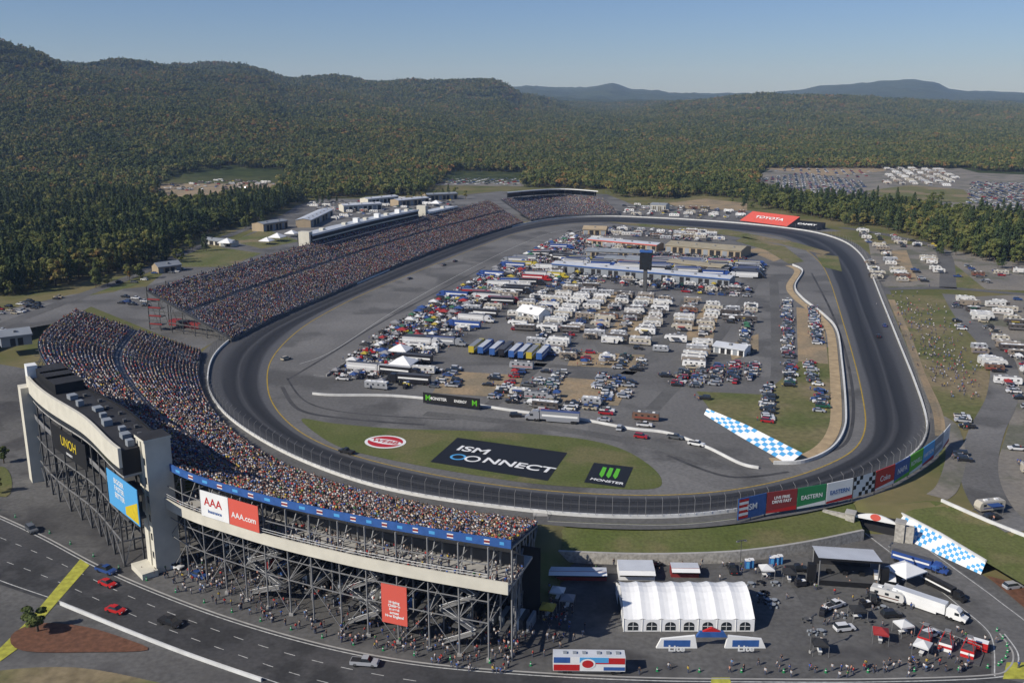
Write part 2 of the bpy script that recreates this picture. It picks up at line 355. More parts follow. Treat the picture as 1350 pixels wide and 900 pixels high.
for i in range(N):
    a=fl[i]; bq=fl[(i+1)%N]; nq=onn[i]*-sgn
    far=a.y>700
    if far and i%2: continue
    mb.beam(a+Vector((0,0,1)),a+Vector((0,0,5.2)),.07,'steel'); mb.beam(a+Vector((0,0,5.2)),a+nq*1.1+Vector((0,0,6)),.06,'steel')
    if a.y<480:
        for h in (1.8,2.5,3.2,3.9,4.6,5.2): mb.beam(a+Vector((0,0,h)),bq+Vector((0,0,h)),.022,'dsteel')
        mb.beam(a.lerp(bq,.5)+Vector((0,0,1)),a.lerp(bq,.5)+Vector((0,0,5.2)),.04,'dsteel')
mb.obj('catch_fence')
# ---------------------------------------------------------------- infield sheets
grassp=crom(PL([(398,552),(440,558),(520,565),(620,568),(700,572),(770,579),(820,592),(856,613),(872,632),(862,644),(800,644),(700,637),(600,622),(510,605),(450,590),(415,570)]),6,True)
sheet('infield_grass',grassp,.10,'grass')
def blk(px,name,z,m): return sheet(name,PL(px),z,m)
sg=empty('painted_grass_logo'); o=blk([(603,577),(748,597),(722,634),(567,609)],'black_panel',.14,'black'); o.parent=sg
xd=P(735,616)-P(580,592); yd=P(612,580)-P(590,608)
text('lettering_top','ISM',P(624,593,.18),xd,yd,6.2,'white',sg,.12,1.25); text('lettering_main','NNECT',P(683,613,.18),xd,yd,6.2,'white',sg,.14,1.15)
mb=MB()
for k in range(2):
    cc=P(604+k*19,602+k*2.6,.17)
    ring=[cc+xd.normalized()*math.cos(t*math.pi/12)*2.3+xd.cross(Vector((0,0,-1))).normalized()*math.sin(t*math.pi/12)*2.2 for t in range(24)]
    ribbon(mb,ring,.8,.17+k*.02,'white' if k else 'lblue',True)
mb.obj('infinity_mark',sg)
sg=empty('painted_grass_logo'); o=blk([(783,610),(835,616),(823,643),(770,636)],'black_panel',.14,'black'); o.parent=sg
text('lettering','MONSTER',P(800,634,.18),xd,yd,2.3,'white',sg,.05,1.0)
mb=MB()
for k in range(3):
    u=795+k*9; q=PL([(u,615+k),(u+5,616+k),(u+1,626+k),(u-2,629+k),(u-5,625+k)],.17); mb.poly(q,'green')
mb.obj('claw_mark',sg)
sg=empty('painted_grass_logo'); cc=P(508,582,.14)
el=lambda a,b_,z:[cc+xd.normalized()*math.cos(t*math.pi/16)*a+Vector((0,0,z))+xd.cross(Vector((0,0,-1))).normalized()*math.sin(t*math.pi/16)*b_ for t in range(32)]
mb=MB(); mb.poly(el(7.2,6.2,0)[::-1],'white'); mb.poly(el(6.2,5.2,.03)[::-1],'red'); mb.poly(el(6.2,2.2,.05)[::-1],'white'); mb.obj('oval_panel',sg)
text('lettering','WEBB',cc+Vector((0,0,.1)),xd,yd,3.4,'red',sg,.06,1.1)
blk([(918,516),(1005,520),(1030,500),(1060,470),(1098,455),(1108,500),(1110,560),(1090,592),(1050,600),(1000,575),(940,545)],'grass_lawn',.10,'grassdry')
for q in ([(1050,405),(1085,410),(1092,480),(1052,476)],[(740,497),(830,505),(815,535),(735,528)],[(590,489),(690,495),(680,525),(570,518)],[(755,463),(850,468),(845,487),(748,482)],[(905,440),(930,400),(950,402),(935,470),(910,472)],[(800,440),(820,415),(860,412),(850,445)],[(960,455),(1000,440),(1000,462),(965,475)],[(770,415),(800,385),(822,385),(800,420)],[(985,330),(1005,325),(1040,338),(1020,345)]):
    blk(q,'dirt_patch',.12,'dirt')
for q in ([(980,312),(1035,325),(1060,345),(1040,348),(1010,330),(970,318)],[(1075,335),(1105,338),(1110,358),(1085,352)],[(800,292),(960,303),(1050,320),(1095,333),(1085,336),(1030,322),(950,309),(830,297)]):
    blk(q,'grass_verge',.14,'grassdry')
iw=crom(PL([(1045,350),(1058,358),(1048,378),(1058,394),(1085,415),(1103,436),(1110,480),(1115,540),(1112,570),(1095,594),(1060,610),(1020,612)]),8)
mb=MB(); wallm(mb,iw,1.1,.6,'concw',z=.05); mb.obj('inner_track_wall')
mb=MB(); ribbon(mb,iw,4,.16,'sandst',off=-3.4 if norms(iw)[40].x>0 else 3.4); mb.obj('sand_shoulder')
pw=crom(PL([(408,522),(415,508),(440,490),(500,452),(580,405),(650,365),(720,325),(755,308),(800,300)]),8)
mb=MB(); wallm(mb,pw[14:],.9,.4,'conc',z=.05); mb.obj('pit_wall')
mb=MB()
pl=crom(PL([(395,480),(440,462),(520,410),(600,365),(680,325),(735,305),(790,299)]),8); ribbon(mb,pl,.35,.13,'wline')
for i in range(40):
    p=pw[14].lerp(pw[-6],i/40); mb.poly([p+B*-6+Vector((0,0,.12)),p+B*-1+Vector((0,0,.12)),p+B*-1+A*.25+Vector((0,0,.12)),p+B*-6+A*.25+Vector((0,0,.12))],'wline')
mb.obj('pit_lane_marking')
w2=crom(PL([(412,520),(440,522),(520,523),(600,531),(680,543),(760,553),(830,566),(880,572),(930,590),(975,612),(1000,618)]),8)
mb=MB(); wallm(mb,w2,.9,.4,'concw',z=.05); mb.obj('inner_track_wall')
mb=MB()
for pts in ([(640,540),(760,440),(860,355)],[(735,535),(860,470),(905,395)],[(860,540),(950,440),(1010,350)],[(600,480),(700,480),(870,495),(1020,505)],[(1020,560),(1025,470),(1020,370)],[(560,545),(700,560),(850,585),(950,615)]):
    ribbon(mb,crom(PL(pts),10),5.5,.055,'walk')
mb.obj('paddock_lane')
# tyre rubber and old line marks on the run-off
mb=MB()
for pts,w_ in (([(380,500),(430,470),(520,415),(640,352)],1.2),([(372,510),(395,540),(460,552),(560,560)],1.6),([(378,498),(405,530),(470,545),(600,553)],.8),([(880,600),(960,628),(1040,622)],1.4),([(1080,600),(1120,575),(1122,500),(1100,420),(1070,360)],1.2)):
    ribbon(mb,crom(PL(pts),10),w_,.045,'road')
mb.obj('tyre_marks')
def checker(name,Lo,Hi,n,rows,c1='white',c2='lblue'):
    Lo=resample(Lo,n+1);Hi=resample(Hi,n+1); mb=MB()
    for i in range(n):
        for k in range(rows):
            a,b_=k/rows,(k+1)/rows
            q=[Lo[i].lerp(Hi[i],a),Lo[i+1].lerp(Hi[i+1],a),Lo[i+1].lerp(Hi[i+1],b_),Lo[i].lerp(Hi[i],b_)]
            mb.poly(q,c1 if (i+k)%2 or (i*7+k*3)%5==0 else c2)
    return mb.obj(name)
checker('checkered_barrier',[P(928,546,.2),P(975,575,.2),P(1040,612,.2)],[P(932,538,2.2),P(985,560,2.6),P(1058,597,2.6)],22,4)
# ---------------------------------------------------------------- exterior sheets
blk([(-200,475),(-40,425),(0,410),(95,388),(190,378),(300,440),(262,462),(120,404),(80,425),(40,432),(0,445),(-100,480)],'parking_lot_pavement',.03,'infield')
blk([(190,380),(235,345),(300,322),(345,300),(390,272),(420,262),(560,262),(660,252),(800,256),(835,270),(970,275),(1000,280),(1110,305),(1060,306),(940,292),(820,285),(690,292),(640,300),(300,440)],'service_pavement',.025,'infield')
blk([(236,343),(275,324),(345,334),(300,352),(240,352)],'grass_lawn',.08,'grassdry')
blk([(305,318),(350,302),(395,318),(345,328)],'grass_lawn',.08,'grassdry')
blk([(100,392),(130,378),(190,372),(150,385)],'grass_lawn',.08,'grass')
blk([(880,268),(930,262),(985,268),(985,278),(900,275)],'dirt_patch',.08,'dirt')
blk([(1145,320),(1200,322),(1350,345),(1600,380),(1600,398),(1350,383),(1165,378),(1150,350)],'parking_lot_pavement',.03,'lot')
blk([(1175,330),(1195,330),(1210,370),(1185,372)],'dirt_patch',.07,'dirt'); blk([(1245,350),(1258,348),(1300,382),(1262,380)],'grass_lawn',.07,'grassdry')
blk([(1168,388),(1250,390),(1262,420),(1300,480),(1310,520),(1290,545),(1240,550),(1215,510)],'grass_hillside',.05,'grassdry')
blk([(1262,392),(1350,388),(1600,400),(1600,760),(1400,720),(1330,680),(1305,640),(1330,560),(1335,480),(1290,430)],'parking_lot_pavement',.04,'lot')
blk([(1235,560),(1262,560),(1262,640),(1242,655)],'grass_lawn',.07,'grassdry')
mb=MB()
ribbon(mb,crom(PL([(1168,381),(1250,380),(1350,388),(1500,398)]),6),8,.10,'walk')
ribbon(mb,crom(PL([(1255,388),(1275,420),(1318,470),(1322,520),(1300,570),(1290,620),(1310,670),(1350,700)]),8),11,.10,'infield')
ribbon(mb,crom(PL([(1225,545),(1250,560),(1260,600),(1250,640),(1235,655)]),8),6,.11,'lot')
ribbon(mb,crom(PL([(1110,300),(1180,312),(1240,330),(1250,380)]),8),10,.10,'walk')
ribbon(mb,crom(PL([(1175,395),(1195,440),(1215,495),(1235,540),(1240,575)]),8),3.5,.12,'dirt')
ribbon(mb,crom(PL([(-100,470),(0,430),(90,396),(180,362),(240,335),(330,300),(400,276)]),8),9,.10,'walk')
mb.obj('access_road')
blk([(990,236),(1050,206),(1200,205),(1290,228),(1600,240),(1600,290),(1350,290),(1270,275),(1130,262),(1040,258)],'parking_lot_pavement',.05,'lot')
blk([(1005,222),(1060,211),(1180,212),(1165,226),(1090,232)],'dirt_patch',.09,'dirt')
blk([(1140,252),(1200,244),(1270,250),(1290,268),(1180,264)],'dirt_patch',.09,'grassdry')
blk([(190,262),(215,240),(300,233),(375,236),(365,252),(230,262)],'parking_lot_pavement',.05,'dirt')
blk([(560,244),(600,232),(690,233),(690,246)],'parking_lot_pavement',.05,'lot')
# ---------------------------------------------------------------- low level plaza and roads (z=-5)
lowz=-5
pl_poly=[Vector((300,20,0)),Vector((-420,20,0)),P(-500,560,-5),P(-100,520,-5),P(0,480,-5)]+[NS_b[i]*.75+NS_f[i]*.25 for i in (8,24,40,56,72,88,104,120,n_ns-1)]+PL([(722,722),(900,722),(1060,718),(1150,706),(1180,703),(1295,757),(1345,790),(1420,830)],-5)
sheet('plaza_pavement',pl_poly,lowz+.03,'plaza')
rd_up=crom(PL([(-200,600),(-60,655),(0,680),(60,708),(140,750),(240,792),(340,826),(450,855),(560,874),(700,886),(850,893),(1000,895),(1150,895),(1300,890),(1330,880),(1335,860),(1318,835)],-5),8)
rd_lo=crom(PL([(-200,680),(-60,745),(0,770),(80,798),(170,835),(250,866),(340,897),(460,935),(600,960),(800,975),(1000,980),(1250,975),(1400,955),(1440,900),(1440,860)],-5),8)
a_=resample(rd_up,120); b_=resample(rd_lo,120)
mb=MB(); U=[Vector((p.x,p.y,-4.93)) for p in a_]; L=[Vector((p.x,p.y,-4.93)) for p in b_]
stripm(mb,L,U,'road'); 
mb.obj('road')
mb=MB(); ribbon(mb,rd_up,.3,-4.90,'wline',off=1.0)
for fr in (.36,.68):
    ln=resample([p.lerp(q,fr) for p,q in zip(U,L)],260)
    for i in range(0,258,5): ribbon(mb,ln[i:i+3],.18,-4.90,'wline')
ribbon(mb,b_,.25,-4.90,'wline',off=-1.2)
mb.obj('lane_marking')
mb=MB(); wallm(mb,rd_up,.14,.35,'conc',z=-4.97); mb.obj('kerb')
mb=MB(); wallm(mb,crom(PL([(80,797),(170,834),(250,865),(345,898)],-5),8),.85,.4,'concw',z=-5); mb.obj('concrete_barrier')
sheet('painted_crosswalk',PL([(106,737),(118,745),(70,800),(22,856),(0,872),(-8,862),(40,815)],-5),-4.87,'roadyel')
sheet('painted_crosswalk',PL([(1327,873),(1352,873),(1360,895),(1322,895)],-5),-4.87,'roadyel')
sheet('painted_crosswalk',PL([(938,893),(962,893),(966,910),(936,910)],-5),-4.87,'roadyel')
sheet('planting_bed',crom(PL([(15,838),(50,822),(110,826),(165,842),(195,857),(120,860),(30,858)],-5),4,True),-4.8,'brown')
sheet('grass_verge',crom(PL([(-60,900),(0,884),(100,880),(200,898),(240,915),(0,930)],-5),4,True),-4.84,'grassdry')
sheet('grass_verge',crom(PL([(0,615),(15,630),(8,655),(-40,640)],-5),4,True),-4.85,'grass')
rr=crom(PL([(1163,700),(1190,720),(1240,757),(1290,795),(1340,840),(1350,900)],-5),8)
mb=MB(); ribbon(mb,rr,12,-4.91,'infield'); mb.obj('access_road')
mb=MB(); ribbon(mb,rr,.25,-4.87,'wline',off=5.4); ribbon(mb,rr,.25,-4.87,'wline',off=-5.4); mb.obj('lane_marking')
Tt=[(722,686),(820,690),(900,690),(980,681),(1060,667),(1122,652)]; Ww=[(722,727),(820,731),(900,731),(980,727),(1060,716),(1138,700)]
ta=resample(crom(PL(Tt,.05),8),50); wa=resample(crom(PL(Ww,-2.4),8),50)
def grassstrip(name,Aa,Bb,m):
    mb=MB(); K=8
    for k in range(K):
        stripm(mb,[a.lerp(c,(k+1)/K) for a,c in zip(Aa,Bb)],[a.lerp(c,k/K) for a,c in zip(Aa,Bb)],m)
    return mb.obj(name)
grassstrip('grass_embankment',ta,wa,'grass')
mb=MB(); wallm(mb,wa,3.1,.8,'stone',z=-5,top='conc'); 
mb.poly([wa[0],ta[0],Vector((ta[0].x,ta[0].y,-5)),Vector((wa[0].x,wa[0].y,-5))],'conc'); mb.obj('stone_retaining_wall')
# footpath line along the bank
mb=MB(); stripm(mb,[a.lerp(c,.10)+Vector((0,0,.05)) for a,c in zip(ta,wa)],[a.lerp(c,.02)+Vector((0,0,.05)) for a,c in zip(ta,wa)],'conc'); mb.obj('footpath')
# concrete stair at the end of the turn grandstand
mb=MB(); s0=P(712,700,-5); s1=P(716,735,-5)
for k in range(14):
    t=k/14; p=s0.lerp(s1,t); mb.obox(Vector((p.x,p.y,-5)),(1,0,0),2.2,5.2*(1-t),4,'conc')
for sx_ in (-2,2): mb.beam(Vector((s0.x+sx_,s0.y,1.2)),Vector((s1.x+sx_,s1.y,-3.9)),.06,'steel')
mb.obj('concrete_stairs')
lo=PL([(1176,703),(1230,728),(1293,757)],-5); hi=PL([(1186,676),(1240,704),(1300,740)],-1.6)
checker('checkered_slope',lo,hi,26,5)
mb=MB(); wallm(mb,resample(hi,20),.6,.5,'concw',z=-1.75); mb.obj('concrete_coping')
ha=resample(hi+[P(1400,800,-2)],40); t2=resample(crom(PL([(1186,664),(1240,661),(1300,686),(1350,706),(1480,765)],.06),6),40)
grassstrip('grass_embankment',t2,[p-Vector((0,0,.1)) for p in ha],'grass')
mb=MB(); wallm(mb,crom(PL([(1241,661),(1300,687),(1350,707),(1460,750)]),6),.9,.5,'concw',z=0); mb.obj('concrete_barrier')
sheet('planting_bed',[Vector((p.x,p.y,0)) for p in PL([(1300,758),(1350,770),(1420,800),(1420,835),(1350,800)],-4.6)],-4.6,'brown')
# ---------------------------------------------------------------- people
def person(name,pose):
    if pose=='sit':
        V=[(0,0,.52),(0,.02,.85),(0,.03,1.02),(0,.05,1.14),(0,.05,1.28)]+[q for s in(-1,1) for q in ((s*.19,.02,.96),(s*.25,.1,.70),(s*.16,.32,.62))]+[q for s in(-1,1) for q in ((s*.1,.05,.5),(s*.12,.45,.52),(s*.12,.42,.1),(s*.12,.56,.05))]
    elif pose=='stand':
        V=[(0,0,.98),(0,0,1.28),(0,0,1.48),(0,.01,1.60),(0,.01,1.74)]+[q for s in(-1,1) for q in ((s*.2,0,1.42),(s*.26,.0,1.13),(s*.26,.12,.88))]+[q for s in(-1,1) for q in ((s*.1,0,.9),(s*.12,.03,.5),(s*.13,0,.1),(s*.14,.15,.05))]
    else:
        V=[(0,0,.97),(0,.02,1.27),(0,.03,1.47),(0,.05,1.59),(0,.05,1.73)]+[q for s in(-1,1) for q in ((s*.2,.02,1.41),(s*.26,-s*.12,1.14),(s*.25,-s*.22+.1,.92))]+[q for s in(-1,1) for q in ((s*.1,0,.9),(s*.11,s*.2+.05,.52),(s*.11,s*.3-.1,.12),(s*.11,s*.3+.04,.06))]
    R=[.15,.17,.07,.10,.09,.08,.05,.04,.08,.05,.04,.10,.075,.05,.04,.10,.075,.05,.04]
    E=[(0,1),(1,2),(2,3),(3,4),(1,5),(5,6),(6,7),(1,8),(8,9),(9,10),(0,11),(11,12),(12,13),(13,14),(0,15),(15,16),(16,17),(17,18)]
    me=bpy.data.meshes.new(name); me.from_pydata(V,E,[]); o=bpy.data.objects.new(name,me); scn.collection.objects.link(o)
    md=o.modifiers.new('s','SKIN'); sv=me.skin_vertices[0].data if me.skin_vertices else None
    if sv is None:
        bpy.context.view_layer.objects.active=o; sv=me.skin_vertices[0].data
    for i,r_ in enumerate(R): sv[i].radius=(r_,r_); sv[i].use_root=(i==0)
    bpy.context.view_layer.update(); dg=bpy.context.evaluated_depsgraph_get(); m2=bpy.data.meshes.new_from_object(o.evaluated_get(dg))
    bpy.data.objects.remove(o)
    for k in ('shirt','skin','hair','jeans'): m2.materials.append(M[k])
    base=V[2][2]; hipz=V[0][2]
    for f in m2.polygons:
        c=f.center
        if c.z>V[3][2]+.05 or (c.z>V[3][2]-.02 and c.y<V[3][1]-.05): f.material_index=2
        elif c.z>base-.02: f.material_index=1
        elif abs(c.x)>.2 and c.z<V[6][2]+.02 and c.z>.5 : f.material_index=1
        elif c.z<hipz+.02 and abs(c.x)<.22: f.material_index=3
        else: f.material_index=0
        f.use_smooth=True
    m2.name=name; return bpy.data.objects.new(name,m2)
def coll(name,objs):
    c=bpy.data.collections.new(name)
    for o in objs: c.objects.link(o)
    return c
spect=coll('spectators',[person('seated_spectator','sit'),person('standing_spectator','stand'),person('walking_spectator','walk')])
def scatter(name,pts,c):
    a=np.array(pts,float); me=bpy.data.meshes.new(name); me.vertices.add(len(a)); me.vertices.foreach_set('co',a[:,:3].ravel())
    for nm,k,ty in (('rot',3,'FLOAT'),('scl',4,'FLOAT'),('idx',5,'INT')):
        at=me.attributes.new(nm,ty,'POINT'); at.data.foreach_set('value',a[:,k].astype(np.int32 if ty=='INT' else np.float32))
    o=bpy.data.objects.new(name,me); scn.collection.objects.link(o)
    ng=bpy.data.node_groups.new(name,'GeometryNodeTree'); ng.interface.new_socket('Geometry',in_out='INPUT',socket_type='NodeSocketGeometry'); ng.interface.new_socket('Geometry',in_out='OUTPUT',socket_type='NodeSocketGeometry')
    N_=ng.nodes; i=N_.new('NodeGroupInput'); ou=N_.new('NodeGroupOutput'); ip=N_.new('GeometryNodeInstanceOnPoints'); ci=N_.new('GeometryNodeCollectionInfo')
    ci.inputs['Collection'].default_value=c; ci.inputs['Separate Children'].default_value=True; ci.inputs['Reset Children'].default_value=True
    def na(nm,ty):
        q=N_.new('GeometryNodeInputNamedAttribute'); q.data_type=ty; q.inputs['Name'].default_value=nm; return q.outputs['Attribute']
    cx=N_.new('ShaderNodeCombineXYZ'); ng.links.new(na('rot','FLOAT'),cx.inputs[2])
    er=N_.new('FunctionNodeEulerToRotation'); ng.links.new(cx.outputs[0],er.inputs[0])
    ng.links.new(i.outputs[0],ip.inputs['Points']); ng.links.new(ci.outputs[0],ip.inputs['Instance']); ip.inputs['Pick Instance'].default_value=True
    ng.links.new(na('idx','INT'),ip.inputs['Instance Index']); ng.links.new(er.outputs[0],ip.inputs['Rotation'])
    ng.links.new(na('scl','FLOAT'),ip.inputs['Scale']); ng.links.new(ip.outputs[0],ou.inputs[0])
    md=o.modifiers.new('instances','NODES'); md.node_group=ng; return o
# ---------------------------------------------------------------- grandstands
def stand(name,bk,fr,rows,occ=.85,crowd=True,aisle=14):
    par=empty(name); n=len(bk); mb=MB(); pts=[]
    lines=[]
    for r in range(rows+1):
        t=r/rows; lines.append([f.lerp(b_,t) for f,b_ in zip(fr,bk)])
    for r in range(rows):
        lo_=lines[r]; hi_=lines[r+1]
        tr=[Vector((p.x,p.y,q.z)) for p,q in zip(hi_,lo_)]
        stripm(mb,tr,lo_,'stand'); stripm(mb,hi_,tr,'stand')
    mb.obj('seating_deck',par)
    mb=MB()
    stripm(mb,fr,[Vector((p.x,p.y,p.z-2.2)) for p in fr],'walk')
    und=[[Vector((p.x,p.y,p.z-.9)) for p in l] for l in (lines[0],lines[-1])]
    stripm(mb,und[0],und[1],'dsteel')
    mb.obj('understructure',par)
    for r in range(rows):
        L_=lines[r]; Ln=length(L_); k=int(Ln/.6); rs=resample([l.lerp(h,.45) for l,h in zip(L_,lines[r+1])],max(k,2))
        rf=length(lines[rows//2])
        na=int(rf/aisle)
        for i,p in enumerate(rs):
            s=i/len(rs)*na
            if abs(s-round(s))<.045: continue
            if rows*.48<r<rows*.53: continue
            if random.random()>occ*(0.76+.24*math.sin(s*1.3+r*.21+math.sin(s*.37)*3)): continue
            d=lines[0][min(n-1,int(i/len(rs)*n))]-lines[-1][min(n-1,int(i/len(rs)*n))]
            pts.append((p.x+random.uniform(-.15,.15),p.y+random.uniform(-.15,.15),L_[0].z,math.atan2(-d.x,d.y)+random.uniform(-.5,.5),random.uniform(.92,1.12),0 if random.random()<.65 else 1))
    if crowd: scatter('spectator_crowd',pts,spect)
    mb=MB(); na=int(length(lines[rows//2])/aisle)
    for k in range(na+1):
        i=min(n-2,int(k/na*(n-1))); a=fr[i]; b_=bk[i]; d=(fr[i+1]-fr[i]).normalized()*.4
        up=Vector((0,0,.25)); mb.poly([a-d+up,a+d+up,b_+d+up,b_-d+up],'walk')
    mb.obj('aisle_stairs',par)
    return par,lines
ms_b=resample(crom(PL([(193,383),(270,360),(350,338),(420,319),(500,298),(580,280),(645,265)],20),8),60)
ms_f=resample(crom(PL([(305,447),(370,415),(440,385),(510,355),(580,328),(640,308),(690,293)],1.5),8),60)
par,ml=stand('grandstand',ms_b,ms_f,40,.86,aisle=15)
def trussend(par,bk,fr,z0,m='steel',bays=7,levels=4):
    mb=MB(); 
    for k in range(bays+1):
        p=fr.lerp(bk,k/bays); mb.beam((p.x,p.y,z0),p-Vector((0,0,.6)),.22,m)
        if k: 
            q=fr.lerp(bk,(k-1)/bays); mb.beam(q-Vector((0,0,.6)),p-Vector((0,0,.6)),.3,m); mb.beam((q.x,q.y,z0),p-Vector((0,0,.6)),.12,m)
    for l in range(1,levels):
        z=z0+(bk.z-z0)*l/levels; t=(z-fr.z)/(bk.z-fr.z); t=max(0,t+.08)
        if t<1:
            p=fr.lerp(bk,t); mb.beam((p.x,p.y,z),(bk.x,bk.y,z),.3,m)
    return mb.obj('side_truss',par)
trussend(par,ms_b[0],ms_f[0],0,'dsteel'); trussend(par,ms_b[6],ms_f[6],0,'dsteel')
mb=MB()
for l in range(4):
    z=l*4.2; c_=ms_b[0].lerp(ms_f[0],.10)+A*1.0; c_.z=z
    mb.obox(c_+Vector((0,0,3.0)),B,4,.3,7,'dsteel'); mb.obox(c_-A*2.1+Vector((0,0,3.3)),B,.15,.7,7,'dred')
mb.obj('stair_tower',par)
mb=MB(); k0=ms_b[1].lerp(ms_f[1],.12); k1=ms_b[1].lerp(ms_f[1],.7)
for t in np.linspace(0,1,7)[:-1]:
    p=k0.lerp(k1,t); p.z=0; mb.obox(p+A*6,B,5,2.8,5,random.choice(('dred','white','roofg','dsteel')))
mb.obj('concession_stalls',par)
mb=MB(); mb.beam(ms_b[0],ms_b[-1],.3,'steel')
for i in range(0,60,2):
    p=ms_b[i]; mb.beam((p.x,p.y,0),p+Vector((0,0,2)),.3,'dsteel')
    if i<58: mb.beam(p+Vector((0,0,1.6)),ms_b[i+2]+Vector((0,0,1.6)),.08,'steel'); mb.beam((p.x,p.y,0),ms_b[i+2],.12,'dsteel')
mb.obj('rear_frame',par)
s3b=resample(crom(PL([(660,263),(700,259),(745,257),(795,261)],17),6),30); s3f=resample(crom(PL([(700,290),(735,285),(775,283),(817,282)],1.5),6),30)
p3,_=stand('grandstand',s3b,s3f,30,.85)
mb=MB(); 
t0=[p+Vector((0,0,6)) for p in s3b[2:28]]; t1=[p+Vector((1,-9,6.5)) for p in s3b[2:28]]
stripm(mb,[a+Vector((0,0,.8)) for a in t0],[a+Vector((0,0,.8)) for a in t1],'roofw'); stripm(mb,t1,[a+Vector((0,0,.8)) for a in t1][::1],'white'); stripm(mb,t0,t1,'dark')
stripm(mb,[a-Vector((0,-1,5)) for a in t0],t0,'glass')
for a in t1[::4]: mb.beam(a,a-Vector((0,0,7)),.2,'dsteel')
mb.obj('canopy_roof',p3)
nsb=NS_b; nsf=NS_f
pn,nl=stand('grandstand',nsb,nsf,42,.92,aisle=12)
nb=norms(nsb); 
if nb[60].y>0: nb=[-q for q in nb]
trussend(pn,nsb[-1],nsf[-1],-5,'steel',8,5); trussend(pn,nsb[0],nsf[0],0,'steel',7,4)
mb=MB(); N=len(nsb)
i0=62
def at(i,z,off=0.): 
    p=nsb[i]+nb[i]*off; return Vector((p.x,p.y,z))
rng_i=list(range(i0,N))
for a,b2 in zip(rng_i[:-1],rng_i[1:]):
    mb.hexa([at(a,21.4,.3),at(a,21.4,.7),at(b2,21.4,.7),at(b2,21.4,.3),at(a,23.2,.3),at(a,23.2,.7),at(b2,23.2,.7),at(b2,23.2,.3)],'blue')
    if a%6==2: mb.poly([at(a,21.8,.72),at(b2,21.8,.72),at(b2,22.8,.72),at(a,22.8,.72)],'white'); mb.poly([at(a,22.05,.74),at(b2,22.05,.74),at(b2,22.55,.74),at(a,22.55,.74)],'dred')
    elif a%6==5: mb.poly([at(a,22.0,.72),at(b2,22.0,.72),at(b2,22.7,.72),at(a,22.7,.72)],'lblue')
    mb.poly([at(a,21.2,.3),at(b2,21.2,.3),at(b2,17,-6),at(a,17,-6)],'steel')
    mb.hexa([at(a,12.2,-14),at(a,12.2,2.2),at(b2,12.2,2.2),at(b2,12.2,-14),at(a,12.8,-14),at(a,12.8,2.2),at(b2,12.8,2.2),at(b2,12.8,-14)],'conc')
    mb.hexa([at(a,11.9,2.2),at(a,11.9,2.6),at(b2,11.9,2.6),at(b2,11.9,2.2),at(a,14.6,2.2),at(a,14.6,2.6),at(b2,14.6,2.6),at(b2,14.6,2.2)],'cream')
    mb.poly([at(a,15.8,-8),at(b2,15.8,-8),at(b2,12.8,-8),at(a,12.8,-8)],'dsteel')
    if a%4==0: mb.hexa([at(a,-.2,-15),at(a,-.2,-1),at(b2,-.2,-1),at(b2,-.2,-15),at(a,.1,-15),at(a,.1,-1),at(b2,.1,-1),at(b2,.1,-15)],'dsteel')
mb.obj('fascia_and_concourse',pn)
mb=MB()
fr_i=[]; s=0; last=-99
for i in range(1,N):
    s+=(nsb[i]-nsb[i-1]).length
    if s-last>6.5 and i>=2: fr_i.append(i); last=s
for k,i in enumerate(fr_i):
    for off,zt in ((1.6,21.5),(-6,17),(-16,14),(-30,9)):
        if i<i0 and off>0: continue
        mb.beam(at(i,-5.2,off),at(i,zt,off),.2 if off>0 else .22,'steel',n=4)
    mb.beam(at(i,9,1.6),at(i,9,-16),.15,'steel'); mb.beam(at(i,4,1.6),at(i,4,-16),.15,'steel'); mb.beam(at(i,4,1.6),at(i,9,-6),.12,'steel'); mb.beam(at(i,12,1.6),at(i,20.8,-3),.15,'steel')
    mb.beam(at(i,17.5,1.6),at(i,17.5,-6),.14,'steel')
    if i>=i0: mb.box(at(i,0,1.6).x-.5,at(i,0,1.6).x+.5,at(i,0,1.6).y-.5,at(i,0,1.6).y+.5,-5,-4.4,'conc')
    if k and i>=i0 and fr_i[k-1]>=i0:
        j=fr_i[k-1]
        for z in (4,9,17.5): mb.beam(at(i,z,1.6),at(j,z,1.6),.13,'steel'); mb.beam(at(i,z,-6),at(j,z,-6),.12,'dsteel')
        if k%2: mb.beam(at(i,4,1.6),at(j,12,1.6),.1,'steel'); mb.beam(at(i,-5,1.6),at(j,4,1.6),.1,'steel')
        else: mb.beam(at(j,4,1.6),at(i,12,1.6),.1,'steel'); mb.beam(at(j,-5,1.6),at(i,4,1.6),.1,'steel')
        for h in (15.2,15.8): mb.beam(at(i,h,2.4),at(j,h,2.4),.05,'white')
mb.obj('steel_frame',pn)
mb=MB()
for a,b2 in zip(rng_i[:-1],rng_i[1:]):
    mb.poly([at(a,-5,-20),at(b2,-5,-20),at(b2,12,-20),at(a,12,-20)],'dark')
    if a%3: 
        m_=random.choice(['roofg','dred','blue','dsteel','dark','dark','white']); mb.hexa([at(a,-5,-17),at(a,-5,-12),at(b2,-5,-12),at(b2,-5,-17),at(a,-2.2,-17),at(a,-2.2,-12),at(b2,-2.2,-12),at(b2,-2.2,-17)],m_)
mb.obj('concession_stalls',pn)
# zig-zag access ramps under the stand
mb=MB()
for k in range(3):
    i=(78,96,114)[k]
    for l in range(4):
        z=-5+l*4.2; j=i+(6 if l%2 else 0); j2=i+(0 if l%2 else 6)
        mb.hexa([at(j,z,-3),at(j,z,-.8),at(j2,z+4.2,-.8),at(j2,z+4.2,-3),at(j,z+.3,-3),at(j,z+.3,-.8),at(j2,z+4.5,-.8),at(j2,z+4.5,-3)],'steel')
        mb.beam(at(j,z+1.2,-.8),at(j2,z+5.4,-.8),.06,'white')
mb.obj('access_ramp',pn)
